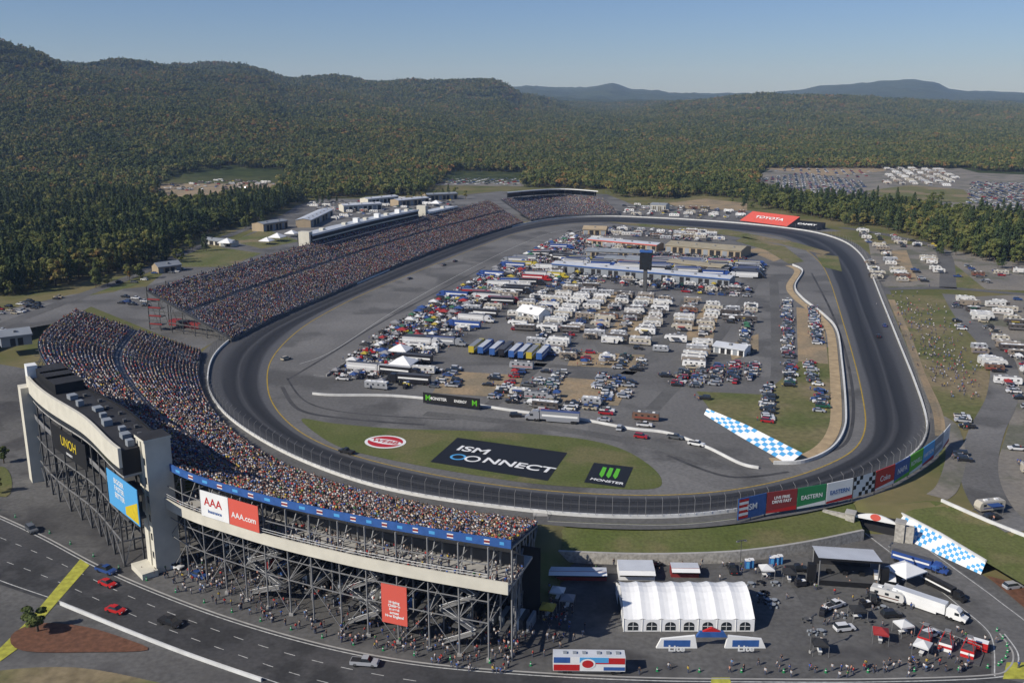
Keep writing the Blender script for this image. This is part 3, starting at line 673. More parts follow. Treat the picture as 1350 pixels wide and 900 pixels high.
# ---- suites building behind the turn stand
pt=empty('suite_building'); mb=MB()
ii=[i for i in range(N) if nsb[i].y<290 and i<63]
for a,b2 in zip(ii[:-1],ii[1:]):
    def hx(z0,z1,o0,o1,m,top=None): mb.hexa([at(a,z0,o0),at(a,z0,o1),at(b2,z0,o1),at(b2,z0,o0),at(a,z1,o0),at(a,z1,o1),at(b2,z1,o1),at(b2,z1,o0)],m,top)
    hx(22,28.5,0.3,11,'black','roofblk')
    hx(28.5,29.0,-.1,.3,'black')
    hx(24.2,29.3,11,11.8,'cream'); hx(22,24.1,11.02,11.12,'glass')
    hx(24,27.6,.18,.28,'glass'); hx(21.4,22,0.5,11,'conc'); hx(9.6,10.2,0,11,'dsteel'); hx(16,16.3,0,11,'dsteel'); hx(16.3,17.4,11,11.1,'steel')
mb.obj('suites',pt)
mb=MB()
for k,i in enumerate(fr_i):
    if i in ii:
        for off in (1,6,11): mb.beam(at(i,-5.2,off),at(i,21.6,off),.28,'dsteel')
        for z in (2,10,16): mb.beam(at(i,z,1),at(i,z,11),.18,'steel')
        mb.beam(at(i,-5,11),at(i,10,6),.14,'steel')
        if k and fr_i[k-1] in ii:
            j=fr_i[k-1]
            for z in (2,10,16): mb.beam(at(i,z,11),at(j,z,11),.18,'steel')
            mb.beam(at(i,-5,11),at(j,2,11),.12,'steel'); mb.beam(at(j,2,11),at(i,10,11),.12,'steel')
mb.obj('steel_legs',pt)
mb=MB()
ie=ii[-1]; d=(nsb[ie]-nsb[ie-3]); d.z=0; d.normalize()
tc=Vector((-89.5,223.5,-5)); nv=nb[ie]
mb.obox(tc,d,6.4,35,6,'cream'); mb.obox(tc+Vector((0,0,35)),d,6.9,.7,6.5,'cream','roofblk')
mb.obox(tc+nv*5.2,d,4,1.6,8,'cream'); mb.obox(tc+nv*3.3,d,.5,35,1.2,'cream')
for z in (4,9,14,19,24,29): mb.obox(tc+nv*3.23+d*1.8+Vector((0,0,z)),d,.06,1.8,1.0,'glass')
mb.obj('stair_tower',pt)
mb=MB(); 
for i in ii[1:7:2]: mb.obox(at(i,28.5,5),nsb[i+1]-nsb[i],8,3.0,10,'black','roofblk')
for k,i in enumerate(ii[6::3]): mb.obox(at(i,28.6,6+(k%3)),nsb[i+1]-nsb[i],1.6+(k%2)*.6,1.0+.3*(k%3),1.8+(k%2),'roofg'); mb.obox(at(i,28.6,2.5+(k%2)),nsb[i+1]-nsb[i],.9,.7,1.1,'dsteel')
mb.obox(at(ii[0],28.5,10),nsb[ii[1]]-nsb[ii[0]],3,4,4,'white')
mb.obox(at(ii[0],-5,12),nsb[ii[1]]-nsb[ii[0]],4,31,5,'cream')
mb.obj('roof_equipment',pt)
def sign(name,p0,p1,z0,z1,panels,posts=True,zg=None,lift=0.):
    par=empty(name); p0=Vector((p0.x,p0.y,0)); p1=Vector((p1.x,p1.y,0)); d=p1-p0; Ln=d.length; d.normalize(); nrm=Vector((d.y,-d.x,0)); mb=MB()
    for pa in panels:
        f0,f1,m_=pa[:3]
        a=p0+d*Ln*f0; b_=p0+d*Ln*f1
        q=[a-nrm*.1,b_-nrm*.1,b_+nrm*.1,a+nrm*.1]; mb.hexa([x+Vector((0,0,z0)) for x in q][::1]+[x+Vector((0,0,z1)) for x in q],m_)
    mb.obj('panel',par)
    if posts:
        mb=MB()
        for k in range(max(2,int(Ln/4)+1)):
            t=k/(max(2,int(Ln/4)+1)-1); a=p0+d*Ln*t-nrm*.35; g_=zg if zg is not None else 0
            mb.beam((a.x,a.y,g_),(a.x,a.y,z1),.12,'dsteel')
        mb.obj('posts',par)
    for pa in panels:
        for tx in (pa[3] if len(pa)>3 else []):
            s_,m_,sz,fx,fz=tx; a=p0+d*Ln*(pa[0]+(pa[1]-pa[0])*fx)+nrm*.14; text('lettering',s_,(a.x,a.y,z0+(z1-z0)*fz),d,(0,0,1),sz,m_,par,.03)
    return par
def pick(u0,u1,z,off):
    r=[]
    for u in (u0,u1):
        best=min(range(N),key=lambda i:abs((at(i,z,off).x)/((at(i,z,off).y)*cp+(CH-z)*sp)*F+675-u)); r.append(at(best,0,off))
    return r
a,c=pick(70,113,17,11.8); sign('billboard',a,c,13.5,21.0,[(0,1,'black',[('UNOH','yellow',4.0,.5,.55),('UNIVERSITY','white',.9,.5,.15)])],False)
a,c=pick(143,186,17,11.8); par=sign('billboard',a,c,11.5,21,[(0,.97,'lblue',[('BIGGER\nFASTER\nBETTER',"white",1.9,.4,.6)])],False)
dd=(c-a).normalized(); nn_=Vector((dd.y,-dd.x,0)); mb=MB(); g1=a.lerp(c,.55)+nn_*.16; g2=a.lerp(c,.95)+nn_*.16; mb.poly([(g1.x,g1.y,12),(g2.x,g2.y,12),(g2.x,g2.y,17.5),(g1.x,g1.y,14)],'yellow'); mb.obj('artwork',par)
a,c=pick(262,338,19,2.9); sign('billboard',a,c,14.8,21.3,[(0,.49,'white',[('AAA','red',3.0,.45,.6),('Insurance','blue',1.2,.5,.25)]),(.5,1,'coral',[('AAA.com','white',2.0,.5,.4)])],False)
a,c=pick(506,537,3,1.95); par=sign('hanging_banner',a,c,-.3,9,[(0,1,'coral',[('Helping\nChildren\nin need\nacross\nNew England','white',.85,.5,.38)])],False)
bbl=crom(PL([(972,690),(1015,680),(1045,676),(1110,664),(1150,652),(1170,645),(1205,625),(1235,603),(1250,585)]),6)
bb=resample(bbl,12)
spec_=[('blue','ISM',None),('dred','',None),('fgreen','EASTERN',None),('white','EASTERN','blue'),('chk','',None),('red','Coke','white'),('blue','NAPA','white'),('green','ROWELL','white'),('lblue','HARTSON','white'),('roofg','SPEEDWAY','white'),('white','','white')]
for k in range(11):
    s_=spec_[k]; a=bb[k]; c=bb[k].lerp(bb[k+1],.97)
    if s_[0]=='chk':
        par=empty('billboard'); q=checker('checker_panel',[a+Vector((0,0,1)),c+Vector((0,0,1))],[a+Vector((0,0,7.2)),c+Vector((0,0,7.2))],7,5,'white','black'); q.parent=par
        mb=MB(); mb.beam(a,a+Vector((0,0,7)),.15,'dsteel'); mb.beam(c,c+Vector((0,0,7)),.15,'dsteel'); mb.obj('posts',par)
    else:
        L_=(c-a).length
        tx=[(s_[1],s_[2] or 'white',min(2.4,L_/max(3,len(s_[1]))*1.3),.5,.5)] if s_[1] else [('LIVE FREE\nDRIVE FAST','white',1.2,.5,.6)]
        par=sign('billboard',a,c,1,7.2,[(0,1,s_[0],tx)])
        dd=(c-a); dd.z=0; dd.normalize(); nn_=Vector((dd.y,-dd.x,0)); mb=MB()
        g=[a+nn_*.13,c+nn_*.13]; m2_=random.choice(('blue','green','white','red'))
        if k==0:
            for j in range(7): mb.poly([(g[0].x+dd.x*.2,g[0].y+dd.y*.2,1.3+j*.8),(g[0].x+dd.x*3.4,g[0].y+dd.y*3.4,1.3+j*.8),(g[0].x+dd.x*3.4,g[0].y+dd.y*3.4,2.1+j*.8),(g[0].x+dd.x*.2,g[0].y+dd.y*.2,2.1+j*.8)],'red' if j%2==0 else 'white')
            mb.obj('flag_artwork',par)
        elif s_[0]!=m2_: mb.poly([(g[0].x,g[0].y,1.1),(g[1].x,g[1].y,1.1),(g[1].x,g[1].y,2.3),(g[0].x,g[0].y,1.7)],m2_); mb.obj('artwork',par)
# ---------------------------------------------------------------- vehicles
def mk_car(nm,kind='sedan'):
    b_=MB(); 
    if kind=='sedan':
        b_.prism([(-2.3,.3),(2.25,.28),(2.35,.6),(2.1,.78),(1.05,.92),(-1.5,.95),(-2.2,.9),(-2.35,.7)],-.9,.9,'carpaint')
        c=[(-1.7,-.82,.93),(1.15,-.82,.9),(1.15,.82,.9),(-1.7,.82,.93),(-1.0,-.62,1.42),(.35,-.62,1.42),(.35,.62,1.42),(-1.0,.62,1.42)]; b_.hexa(c,'glass','carpaint'); wx=1.4;r_=.33
        b_.box(-.98,.33,-.63,.63,1.42,1.45,'carpaint')
    elif kind=='suv':
        b_.prism([(-2.35,.35),(2.3,.35),(2.4,.75),(2.2,.98),(1.2,1.08),(-2.3,1.08),(-2.4,.8)],-.95,.95,'carpaint')
        c=[(-2.3,-.88,1.07),(1.25,-.88,1.07),(1.25,.88,1.07),(-2.3,.88,1.07),(-2.0,-.72,1.7),(.5,-.72,1.7),(.5,.72,1.7),(-2.0,.72,1.7)]; b_.hexa(c,'glass','carpaint'); wx=1.5;r_=.38
        b_.box(-2.,.5,-.73,.73,1.7,1.74,'carpaint')
    else:
        b_.prism([(-2.8,.45),(2.7,.42),(2.8,.85),(2.6,1.05),(1.5,1.15),(-2.8,1.12)],-.97,.97,'carpaint')
        b_.box(-2.7,-.62,-.82,.82,1.125,1.14,'dark')
        c=[(-.6,-.88,1.13),(1.5,-.88,1.13),(1.5,.88,1.13),(-.6,.88,1.13),(-.45,-.72,1.8),(.8,-.72,1.8),(.8,.72,1.8),(-.45,.72,1.8)]; b_.hexa(c,'glass','carpaint'); wx=1.75;r_=.4
        b_.box(-.45,.8,-.73,.73,1.8,1.84,'carpaint')
    for x in(-wx,wx):
        for y in(-.85,.85): b_.wheel(x,y,r_,.24)
    f=2.3 if kind!='pickup' else 2.76
    for y in(-.65,.65): b_.box(f,f+.06,y-.2,y+.2,.6,.75,'white'); b_.box(-f-.08,-f,y-.15,y+.15,.7,.85,'red')
    return b_.mesh(nm)
def mk_rv(nm,k='motor'):
    b_=MB(); 
    if k=='motor':
        L=5.; b_.prism([(-L,.5),(L-.1,.5),(L,1.2),(L-.15,2.6),(L-.5,3.1),(-L,3.1)],-1.25,1.25,'rvpaint','rvroof')
        b_.box(L-.02,L+.03,-1.1,1.1,1.5,2.5,'glass')
        wx=(-2.6,3.6)
    elif k=='fifth':
        L=5.2; b_.prism([(-L,.6),(2.6,.6),(3.0,1.7),(L,1.8),(L+.1,2.4),(L-.5,3.5),(-L,3.5)],-1.25,1.25,'rvpaint','rvroof'); wx=(-1.4,-.5)
        b_.box(-2,1,-1.85,-1.25,.9,2.7,'rvpaint')
    else:
        L=3.9; b_.prism([(-L,.5),(L-.4,.5),(L,1.4),(L-.3,2.5),(L-.9,2.9),(-L+.2,2.9),(-L,2.6)],-1.2,1.2,'rvpaint','rvroof'); wx=(-.5,.4)
        b_.beam((L-.4,.5,.55),(L+1.2,0,.5),.07,'dsteel'); b_.beam((L-.4,-.5,.55),(L+1.2,0,.5),.07,'dsteel')
    w=1.25 if k!='trail' else 1.2; zt=3.1 if k=='motor' else (3.5 if k=='fifth' else 2.9)
    for s in(-1,1):
        y0,y1=sorted((s*w,s*(w+.03)))
        b_.box(-L+.3,L-1.2 if k!='fifth' else 2.2,y0,y1,1.05,1.3,'rvstripe')
        for x in np.linspace(-L+1,L-2,4 if k!='trail' else 3):
            b_.box(x,x+.9,y0,y1,1.65,2.3,'glass')
    for x in (-L+2,L-2.5): b_.box(x-.5,x+.5,-.4,.4,zt,zt+.28,'white')
    b_.box(-.3,.3,-.9,-.4,zt,zt+.12,'roofg')
    for x in wx:
        for y in(-1.05,1.05): b_.wheel(x,y,.42,.28)
    if k!='motor': b_.box(-1.6,2.0,1.25,3.4,2.45,2.5,'canopy'); b_.beam((-1.5,3.3,0),(-1.5,3.3,2.45),.04,'steel'); b_.beam((1.9,3.3,0),(1.9,3.3,2.45),.04,'steel')
    return b_.mesh(nm)
def mk_hauler(nm,pm='haulpaint',rf='haulroof'):
    b_=MB(); b_.box(-8,6.2,-1.28,1.28,1.1,4.1,pm,rf); b_.box(-5,4,-1.2,1.2,.45,1.1,pm)
    b_.box(-7.5,5.5,-1.31,-1.28,2.2,2.9,'white'); b_.box(-7.5,5.5,1.28,1.31,2.2,2.9,'white')
    b_.prism([(6.5,.7),(11.6,.7),(11.8,1.6),(10.4,2.0),(10.0,2.9),(9.0,3.8),(6.9,3.8),(6.5,3.2)],-1.2,1.2,pm)
    b_.box(10.05,10.32,-1.0,1.0,2.05,2.8,'glass'); b_.box(8.7,9.9,-1.23,-1.2,2.0,2.8,'glass'); b_.box(8.7,9.9,1.2,1.23,2.0,2.8,'glass')
    for x in(-6.6,-5.4,6.9,8.0,10.9):
        for y in(-1.05,1.05): b_.wheel(x,y,.52,.4)
    return b_.mesh(nm)
def mk_canopy(nm,w=3,l=3,h=2.4):
    b_=MB(); c=[(-l/2,-w/2,h),(l/2,-w/2,h),(l/2,w/2,h),(-l/2,w/2,h)]; t=(0,0,h+w*.28)
    for i in range(4): b_.poly([c[i],c[(i+1)%4],t],'canopy'); p=c[i];q=c[(i+1)%4]; b_.poly([(p[0],p[1],h-.35),(q[0],q[1],h-.35),q,p],'canopy'); b_.beam((p[0],p[1],0),p,.05,'steel')
    b_.box(-.9,.9,-.4,.4,.7,.76,'white'); b_.box(-.8,-.7,-.3,.3,0,.7,'steel'); b_.box(.7,.8,-.3,.3,0,.7,'steel')
    return b_.mesh(nm)
def mk_cart(nm):
    b_=MB(); b_.box(-1.4,1.4,-.6,.6,.35,1.5,'haulpaint','dsteel'); b_.box(-1.3,-.2,-.55,.55,1.5,2.1,'carpaint'); b_.box(.2,1.2,-.5,.5,1.5,1.6,'white')
    for x in(-.9,.9):
        for y in(-.55,.55): b_.wheel(x,y,.3,.2)
    for k in range(3):
        for j in range(3): b_.beam((2+.75*k,0,.03+.3*j),(2+.75*k,0,.29+.3*j),.34,'tyre',n=10)
    b_.beam((1.4,0,1.5),(1.4,0,3.2),.04,'steel')
    return b_.mesh(nm)
V={'sedan':mk_car('car'),'suv':mk_car('suv','suv'),'pickup':mk_car('pickup','pickup'),'motor':mk_rv('motorhome'),'fifth':mk_rv('fifth_wheel','fifth'),'trail':mk_rv('camper','trail'),
 'hauler':mk_hauler('hauler'),'canopy':mk_canopy('canopy'),'canopy2':mk_canopy('canopy2',4,5,2.8),'cart':mk_cart('cart')}
NM={'sedan':'parked_car','suv':'parked_suv','pickup':'pickup_truck','motor':'motorhome','fifth':'fifth_wheel_camper','trail':'camper_trailer','hauler':'race_team_hauler','canopy':'canopy_tent','canopy2':'canopy_tent','cart':'pit_equipment_cart'}
cnt=0
def put(k,p,ang,sc=1,name=None,z=None):
    global cnt; cnt+=1
    o=bpy.data.objects.new(name or NM[k],V[k]); scn.collection.objects.link(o)
    o.location=(p[0],p[1],p[2] if z is None else z); o.rotation_euler[2]=ang; o.scale=(sc,sc,sc); return o
angA=math.atan2(A.y,A.x); angB=math.atan2(B.y,B.x)
def inpoly(x,y,poly):
    r=False;n=len(poly)
    for i in range(n):
        a=poly[i];b_=poly[(i+1)%n]
        if (a[1]>y)!=(b_[1]>y) and x<a[0]+(y-a[1])/(b_[1]-a[1])*(b_[0]-a[0]): r=not r
    return r
def fill(px,mix,colsp,step,prob=.9,z=.13,ax=A,turn=0,jit=.14,zz=0,ppl=.5):
    poly=[(p.x,p.y) for p in PL(px,zz)]; a2=Vector((ax.y,-ax.x,0))
    s=[p[0]*ax.x+p[1]*ax.y for p in poly]; t=[p[0]*a2.x+p[1]*a2.y for p in poly]
    tt=min(t)+colsp*.3; keys=[k for k,w in mix]; ws=[w for k,w in mix]; base=math.atan2(a2.y,a2.x)
    pts=[]
    while tt<max(t):
        ss=min(s)+random.random()*step
        while ss<max(s):
            x=ax.x*ss+a2.x*tt+random.uniform(-.9,.9); y=ax.y*ss+a2.y*tt+random.uniform(-.4,.4)
            k=random.choices(keys,ws)[0]
            if inpoly(x,y,poly) and random.random()<prob:
                big=k in('motor','fifth','trail')
                tq=0
                if not big and random.random()<.08 and prob<.9: tq=math.pi/2
                put(k,(x,y,z),base+turn+tq+(math.pi if random.random()<.4 else 0)+random.gauss(0,jit*.4),random.uniform(.93,1.06) if big else 1)
                for _ in range(3):
                    if random.random()<ppl: pts.append((x+random.uniform(-3.5,3.5),y+random.uniform(-2.5,2.5),z,random.uniform(0,6),1,random.choice((1,1,2))))
            ss+=step*random.uniform(.92,1.15)*(1.15 if k in('motor','fifth','trail','canopy2') else .9)
        tt+=colsp
    return pts
RV=[('motor',4),('fifth',3),('trail',4),('pickup',4),('suv',3),('canopy',1)]; CARS=[('sedan',4),('suv',4),('pickup',3)]; MIX=[('trail',2),('motor',1.5),('fifth',1),('pickup',5),('suv',4),('sedan',2),('canopy',3)]
PIT=[('canopy2',1),('canopy',3),('cart',10),('pickup',1),('hauler',.4)]
pp=[]
pp+=fill([(432,503),(470,462),(520,432),(600,385),(690,337),(750,308),(775,318),(730,340),(650,385),(590,425),(530,470),(490,500)],PIT,5,4.2,.92,ppl=1)
pp+=fill([(480,515),(530,470),(600,420),(690,365),(742,340),(770,342),(730,365),(650,415),(590,460),(540,512)],[('motor',2),('hauler',3),('trail',2),('pickup',4),('canopy',5),('cart',5),('suv',3)],9.5,4.2,.85,ppl=.8)
pp+=fill([(690,438),(750,378),(806,380),(760,445),(725,470)],RV,12,4,.88)
pp+=fill([(770,447),(820,388),(895,394),(872,465),(845,462)],RV,12,4,.86)
pp+=fill([(880,488),(905,398),(960,404),(948,488)],RV,12.5,4,.86)
pp+=fill([(965,470),(960,408),(1006,402),(1004,465)],MIX,9,3.8,.85)
pp+=fill([(655,440),(700,395),(740,380),(690,436)],MIX,9,4,.85)
pp+=fill([(745,350),(775,340),(1000,350),(1005,368),(960,366)],[('hauler',1)],20,3.9,.9)
pp+=fill([(700,395),(760,352),(980,376),(1000,395),(780,374),(745,382)],[('pickup',3),('suv',3),('sedan',3),('canopy',3),('cart',4),('trail',1)],7,4,.7)
pp+=fill([(795,300),(940,308),(950,318),(880,318),(800,310)],MIX,9,4,.75)
pp+=fill([(755,325),(785,312),(880,335),(870,342),(790,335)],MIX,9,4,.7)
pp+=fill([(755,325),(990,342),(990,350),(750,342)],CARS,7,3,.8)
pp+=fill([(565,512),(575,487),(612,487),(600,512)],CARS,6.5,2.9,.9)
pp+=fill([(700,522),(715,490),(745,492),(735,525)],CARS,6.5,2.9,.85)
pp+=fill([(780,528),(790,495),(835,500),(820,530)],CARS,6.5,2.9,.9)
pp+=fill([(690,550),(705,518),(770,530),(860,555),(840,572),(760,560)],MIX,7.5,3.9,.65)
pp+=fill([(640,502),(690,482),(700,495),(690,535),(645,530)],MIX,8,4,.65)
pp+=fill([(870,495),(950,480),(1015,480),(1008,500),(920,512),(880,510)],CARS,7,2.9,.85)
pp+=fill([(1032,472),(1036,395),(1048,395),(1050,472)],CARS,7,2.9,.95)
pp+=fill([(1072,455),(1070,398),(1080,400),(1092,455)],CARS,7,2.9,.95)
pp+=fill([(1003,560),(1010,508),(1030,510),(1026,560)],CARS,6.5,2.9,.95)
pp+=fill([(1035,512),(1038,478),(1085,478),(1090,500)],CARS,8,3.0,.8)
pp+=fill([(1075,545),(1075,505),(1100,505),(1104,545)],CARS,7,3,.6)
pp+=fill([(745,480),(752,463),(855,470),(850,492)],MIX,8,3.8,.75)
pp+=fill([(925,535),(925,515),(1000,515),(1000,530)],CARS,9,6,.3)
pp+=fill([(1262,395),(1300,395),(1345,430),(1340,495),(1300,490),(1285,445)],RV,14,4.4,.8)
pp+=fill([(1300,395),(1350,392),(1500,400),(1500,440),(1350,430)],MIX,13,4.5,.55)
pp+=fill([(1325,500),(1345,460),(1420,460),(1450,640),(1340,620)],MIX,14,4.8,.6)
pp+=fill([(1262,610),(1262,545),(1275,545),(1282,610)],CARS,7,3.1,.9)
pp+=fill([(1285,678),(1300,640),(1350,655),(1380,700),(1340,695)],RV,13,6,.8,turn=.5)
pp+=fill([(1150,372),(1142,325),(1175,325),(1200,372)],RV,15,5,.7)
pp+=fill([(1208,372),(1200,335),(1235,345),(1242,372)],RV,15,5,.7)
pp+=fill([(1258,372),(1262,350),(1350,358),(1450,370),(1450,385)],MIX,15,5.5,.55)
pp+=fill([(1115,312),(1130,303),(1200,315),(1260,335),(1150,322)],MIX,12,5.5,.4)
pp+=fill([(1250,400),(1262,400),(1275,440),(1268,440)],CARS,7,4,.6)
pp+=fill([(820,284),(822,270),(960,276),(1000,285),(970,290)],MIX,13,5.5,.55)
fill([(1000,236),(1060,228),(1140,240),(1140,256),(1060,256)],CARS,9,5,.85)
fill([(1165,243),(1175,222),(1240,224),(1265,233),(1250,246)],[('motor',2),('trail',3),('fifth',2),('pickup',1)],19,7,.75); fill([(1275,268),(1280,240),(1350,242),(1500,248),(1500,285),(1350,282)],CARS,10,5,.7)
fill([(1150,225),(1190,211),(1250,216),(1245,226)],[('motor',2),('trail',3),('pickup',1)],22,9,.5); fill([(1020,226),(1050,219),(1150,226),(1140,236),(1060,226)],CARS,14,6,.4)
fill([(205,255),(225,240),(365,236),(360,248)],MIX,18,8,.5); fill([(565,243),(600,234),(688,236),(688,244)],CARS,14,6,.8)
fill([(-60,432),(0,407),(60,392),(95,389),(60,405),(0,425)],CARS,8,4,.6,z=.08); fill([(0,440),(-60,460),(-60,445),(20,432)],CARS,8,4,.4,z=.08)
fill([(400,268),(540,262),(600,266),(600,275),(540,278),(430,292)],MIX,13,6,.45,z=.08)
fill([(150,398),(175,388),(190,392),(200,410)],CARS,9,5,.4,z=.08)
fill([(120,385),(180,366),(240,350),(240,358),(180,378)],CARS,9,5,.3,z=.08)
V['bhaul']=mk_hauler('bluehauler','blue','roofw'); NM['bhaul']='race_team_hauler'
for i,(u,v) in enumerate(((628,462),(640,463),(655,465),(667,466),(680,468),(692,469),(703,470),(716,471))): put('bhaul' if i%3 else 'hauler',P(u,v,.13),angA)
for u,v,k,a in ((457,597,'pickup',2.6),(1158,444,'sedan',angA),(1166,430,'sedan',angA),(735,556,'hauler',2.9),(890,578,'pickup',-.4),(918,587,'pickup',-.5),(845,577,'suv',-.4),(377,474,'suv',1),(540,368,'sedan',1),(585,350,'sedan',1.1),(600,345,'sedan',1.1),(680,549,'suv',0)):
    put(k,P(u,v,.1),a)
V['redcar']=V['sedan'].copy(); V['redcar'].materials[0]=M['red']; NM['redcar']='red_car'
for u,v,k,a in ((140,754,'pickup',-.5),(225,823,'pickup',-.45),(481,876,'pickup',-.12),(42,700,'suv',-.8),(210,742,'suv',.5),(262,760,'sedan',-.5),(230,748,'sedan',-.4),(142,771,'redcar',-.55),(153,806,'redcar',-.4)):
    put(k,P(u,v,-4.89),a,1.08)
for u,v in ((1226,838),(1113,830),(1100,800),(1335,775),(1150,790),(1175,812),(965,752),(860,748),(1050,752)): put(random.choice(('pickup','suv','pickup')),P(u,v,-4.9),random.uniform(0,3))
for u,v,k,a in ((1140,800,'cart',.3),(1085,810,'cart',1),(1170,790,'trail',-.6),(1055,772,'cart',.2),(1205,745,'hauler',-.7)): put(k,P(u,v,-4.9),a,.7 if k=='hauler' else 1)
for u,v in ((735,790),(748,800),(722,812),(1010,760),(1040,765),(1130,815),(1190,835),(1160,845),(1080,860),(700,770),(1215,862)): put('canopy',P(u,v,-4.95),random.uniform(0,1.5),1.1)
for _ in range(330):
    t=random.random(); u=1195+t*75+random.gauss(0,16); v=400+t*110+random.gauss(0,14); p=P(u,v,.1); pp.append((p.x,p.y,.1,random.uniform(0,6),1,random.choice((0,1))))
for _ in range(1500):
    t=random.random(); p=pw[14].lerp(pw[-8],t)+B*random.uniform(2,34); pp.append((p.x,p.y,.1,random.uniform(0,6),1,random.choice((1,2))))
scatter('pedestrian_crowd',pp,spect)
q=[]
for _ in range(420):
    i=random.choice(rng_i); p=at(i,-4.95,random.uniform(-14,7)); q.append((p.x,p.y,-4.95,random.uniform(0,6),1,random.choice((1,2))))
for _ in range(240):
    i=random.choice(rng_i); p=at(i,12.82,random.uniform(-7,2)); q.append((p.x,p.y,12.82,random.uniform(0,6),1,random.choice((1,2))))
for _ in range(330):
    c=random.choice(((715,780,30,45),(900,750,120,8),(1010,882,150,8),(1255,850,50,25),(1100,800,80,40),(1190,880,80,10),(735,815,30,30),(640,850,80,15),(300,770,70,15),(270,750,60,12)))
    p=P(random.gauss(c[0],c[2]*.6),random.gauss(c[1],c[3]*.6),-4.95); q.append((p.x,p.y,-4.95,random.uniform(0,6),1,random.choice((1,2))))
scatter('pedestrian_crowd',q,spect)
# ---------------------------------------------------------------- buildings
def building(name,p0,p1,w,h,wall,roof,gable=.12,doors=0,zb=0,stripe=None):
    par=empty(name); d=(p1-p0); d.z=0; L=d.length; d.normalize(); c=(p0+p1)/2; par.location=(c.x,c.y,zb); par.rotation_euler[2]=math.atan2(d.y,d.x)
    mb=MB(); mb.box(-L/2,L/2,-w/2,w/2,0,h,wall); mb.obj('walls',par)
    mb=MB(); e=.5; g=w*gable
    mb.poly([(-L/2-e,-w/2-e,h+.02),(L/2+e,-w/2-e,h+.02),(L/2+e,0,h+g),(-L/2-e,0,h+g)],roof); mb.poly([(-L/2-e,0,h+g),(L/2+e,0,h+g),(L/2+e,w/2+e,h+.02),(-L/2-e,w/2+e,h+.02)],roof)
    for s in(-1,1): mb.poly([(s*(L/2+.02),-w/2,h),(s*(L/2+.02),w/2,h),(s*(L/2+.02),0,h+g)],wall)
    mb.box(-L/2-e,L/2+e,-w/2-e-.05,-w/2-e,h-.6,h+.1,stripe or roof)
    for k in range(max(1,int(L/14))): x=-L/2+L*(k+.5)/max(1,int(L/14)); mb.box(x-.6,x+.6,-w*.25-.6,-w*.25+.6,h+g*.5-.2,h+g*.5+.8,'steel')
    mb.obj('roof',par)
    if doors:
        mb=MB(); s=L/doors
        for i in range(doors):
            x=-L/2+s*(i+.15)
            for y in(-1,1): y0,y1=sorted((y*w/2,y*(w/2+.04))); mb.box(x,x+s*.7,y0,y1,.1,h*.75,'dark' if i%3 else 'roofg')
        mb.obj('doors',par)
    return par
building('garage_building',P(733,356),P(965,377),13,5.5,'roofg','roofw',.08,30,stripe='blue')
building('garage_building',P(775,337),P(860,340),16,5,'tan','roofg',.08,14)
building('garage_building',P(780,322),P(870,330),14,5,'tan','roofw',.08,14,stripe='coral')
building('garage_building',P(885,330),P(983,338),24,6,'tan','mast',.08,12)
building('garage_building',P(800,347),P(850,350),12,5,'tan','roofg',.08,8)
building('inspection_building',P(885,352),P(955,360),12,5,'tan','mast',.08,8)
building('office_building',P(770,308),P(800,309),12,5,'tan','tan',.2,4)
building('care_center_building',P(945,462),P(985,468),8,3.5,'white','roofw',.15,5)
building('restroom_building',P(690,418),P(718,424),9,4.5,'white','tent',.3,4)
building('ticket_building',P(273,321),P(310,325),8,4,'cream','roofg',.2,5)
building('house',P(205,360),P(235,356),9,4.5,'tan','roofg',.3,4)
building('house',P(0,455),P(40,450),12,5,'roofg','roofg',.2,4)
for a in (((400,300),(430,285)),((450,279),(500,276)),((520,272),(560,268)),((340,305),(372,300)),((480,270),(520,266)),((560,264),(600,262)),((860,277),(880,278))): building('office_building',P(*a[0]),P(*a[1]),14,7,random.choice(('cream','tan')),random.choice(('roofg','roofw')),.1,8)
V['mt']=mk_canopy('marquee',9,9,3); V['mt'].materials[0]=M['tent']; NM['mt']='marquee_tent'
for u,v in ((352,322),(366,318),(300,325),(385,312),(528,468),(532,487),(700,418),(430,285),(575,272)): put('mt',P(u,v,.1),angA,random.uniform(.9,1.3))
pm=empty('press_box_building'); mb=MB()
for z0,a,b_,h,o in ((19,21,41,7,0),(17.5,43,50,4.5,0),):
    for i in range(a,b_):
        n_=Vector((-A.y,A.x,0)); p=ms_b[i];q_=ms_b[i+1]
        def w_(pt,off,z): k=pt+n_*off; return (k.x,k.y,z)
        mb.hexa([w_(p,0,z0),w_(q_,0,z0),w_(q_,11,z0),w_(p,11,z0),w_(p,0,z0+h),w_(q_,0,z0+h),w_(q_,11,z0+h),w_(p,11,z0+h)],'dark','roofw')
        mb.hexa([w_(p,-.6,z0+h-.9),w_(q_,-.6,z0+h-.9),w_(q_,0,z0+h-.9),w_(p,0,z0+h-.9),w_(p,-.6,z0+h+.5),w_(q_,-.6,z0+h+.5),w_(q_,0,z0+h+.5),w_(p,0,z0+h+.5)],'white')
        mb.hexa([w_(p,-.4,z0+2.8),w_(q_,-.4,z0+2.8),w_(q_,0,z0+2.8),w_(p,0,z0+2.8),w_(p,-.4,z0+3.5),w_(q_,-.4,z0+3.5),w_(q_,0,z0+3.5),w_(p,0,z0+3.5)],'cream')
        if i==a: mb.poly([w_(p,0,z0),w_(p,11,z0),w_(p,11,0),w_(p,0,0)],'dsteel'); mb.obox(Vector(w_(p,5,0)),A,8,28,5,'cream')
        if i%4==0: mb.obox(Vector(w_(p,6,z0+h)),A,3,1.5,4,'cream')
for k in range(3): mb.obox(Vector(w_(ms_b[30+k*4],5,26)),A,4,3,4,'white')
mb.obj('suites',pm)
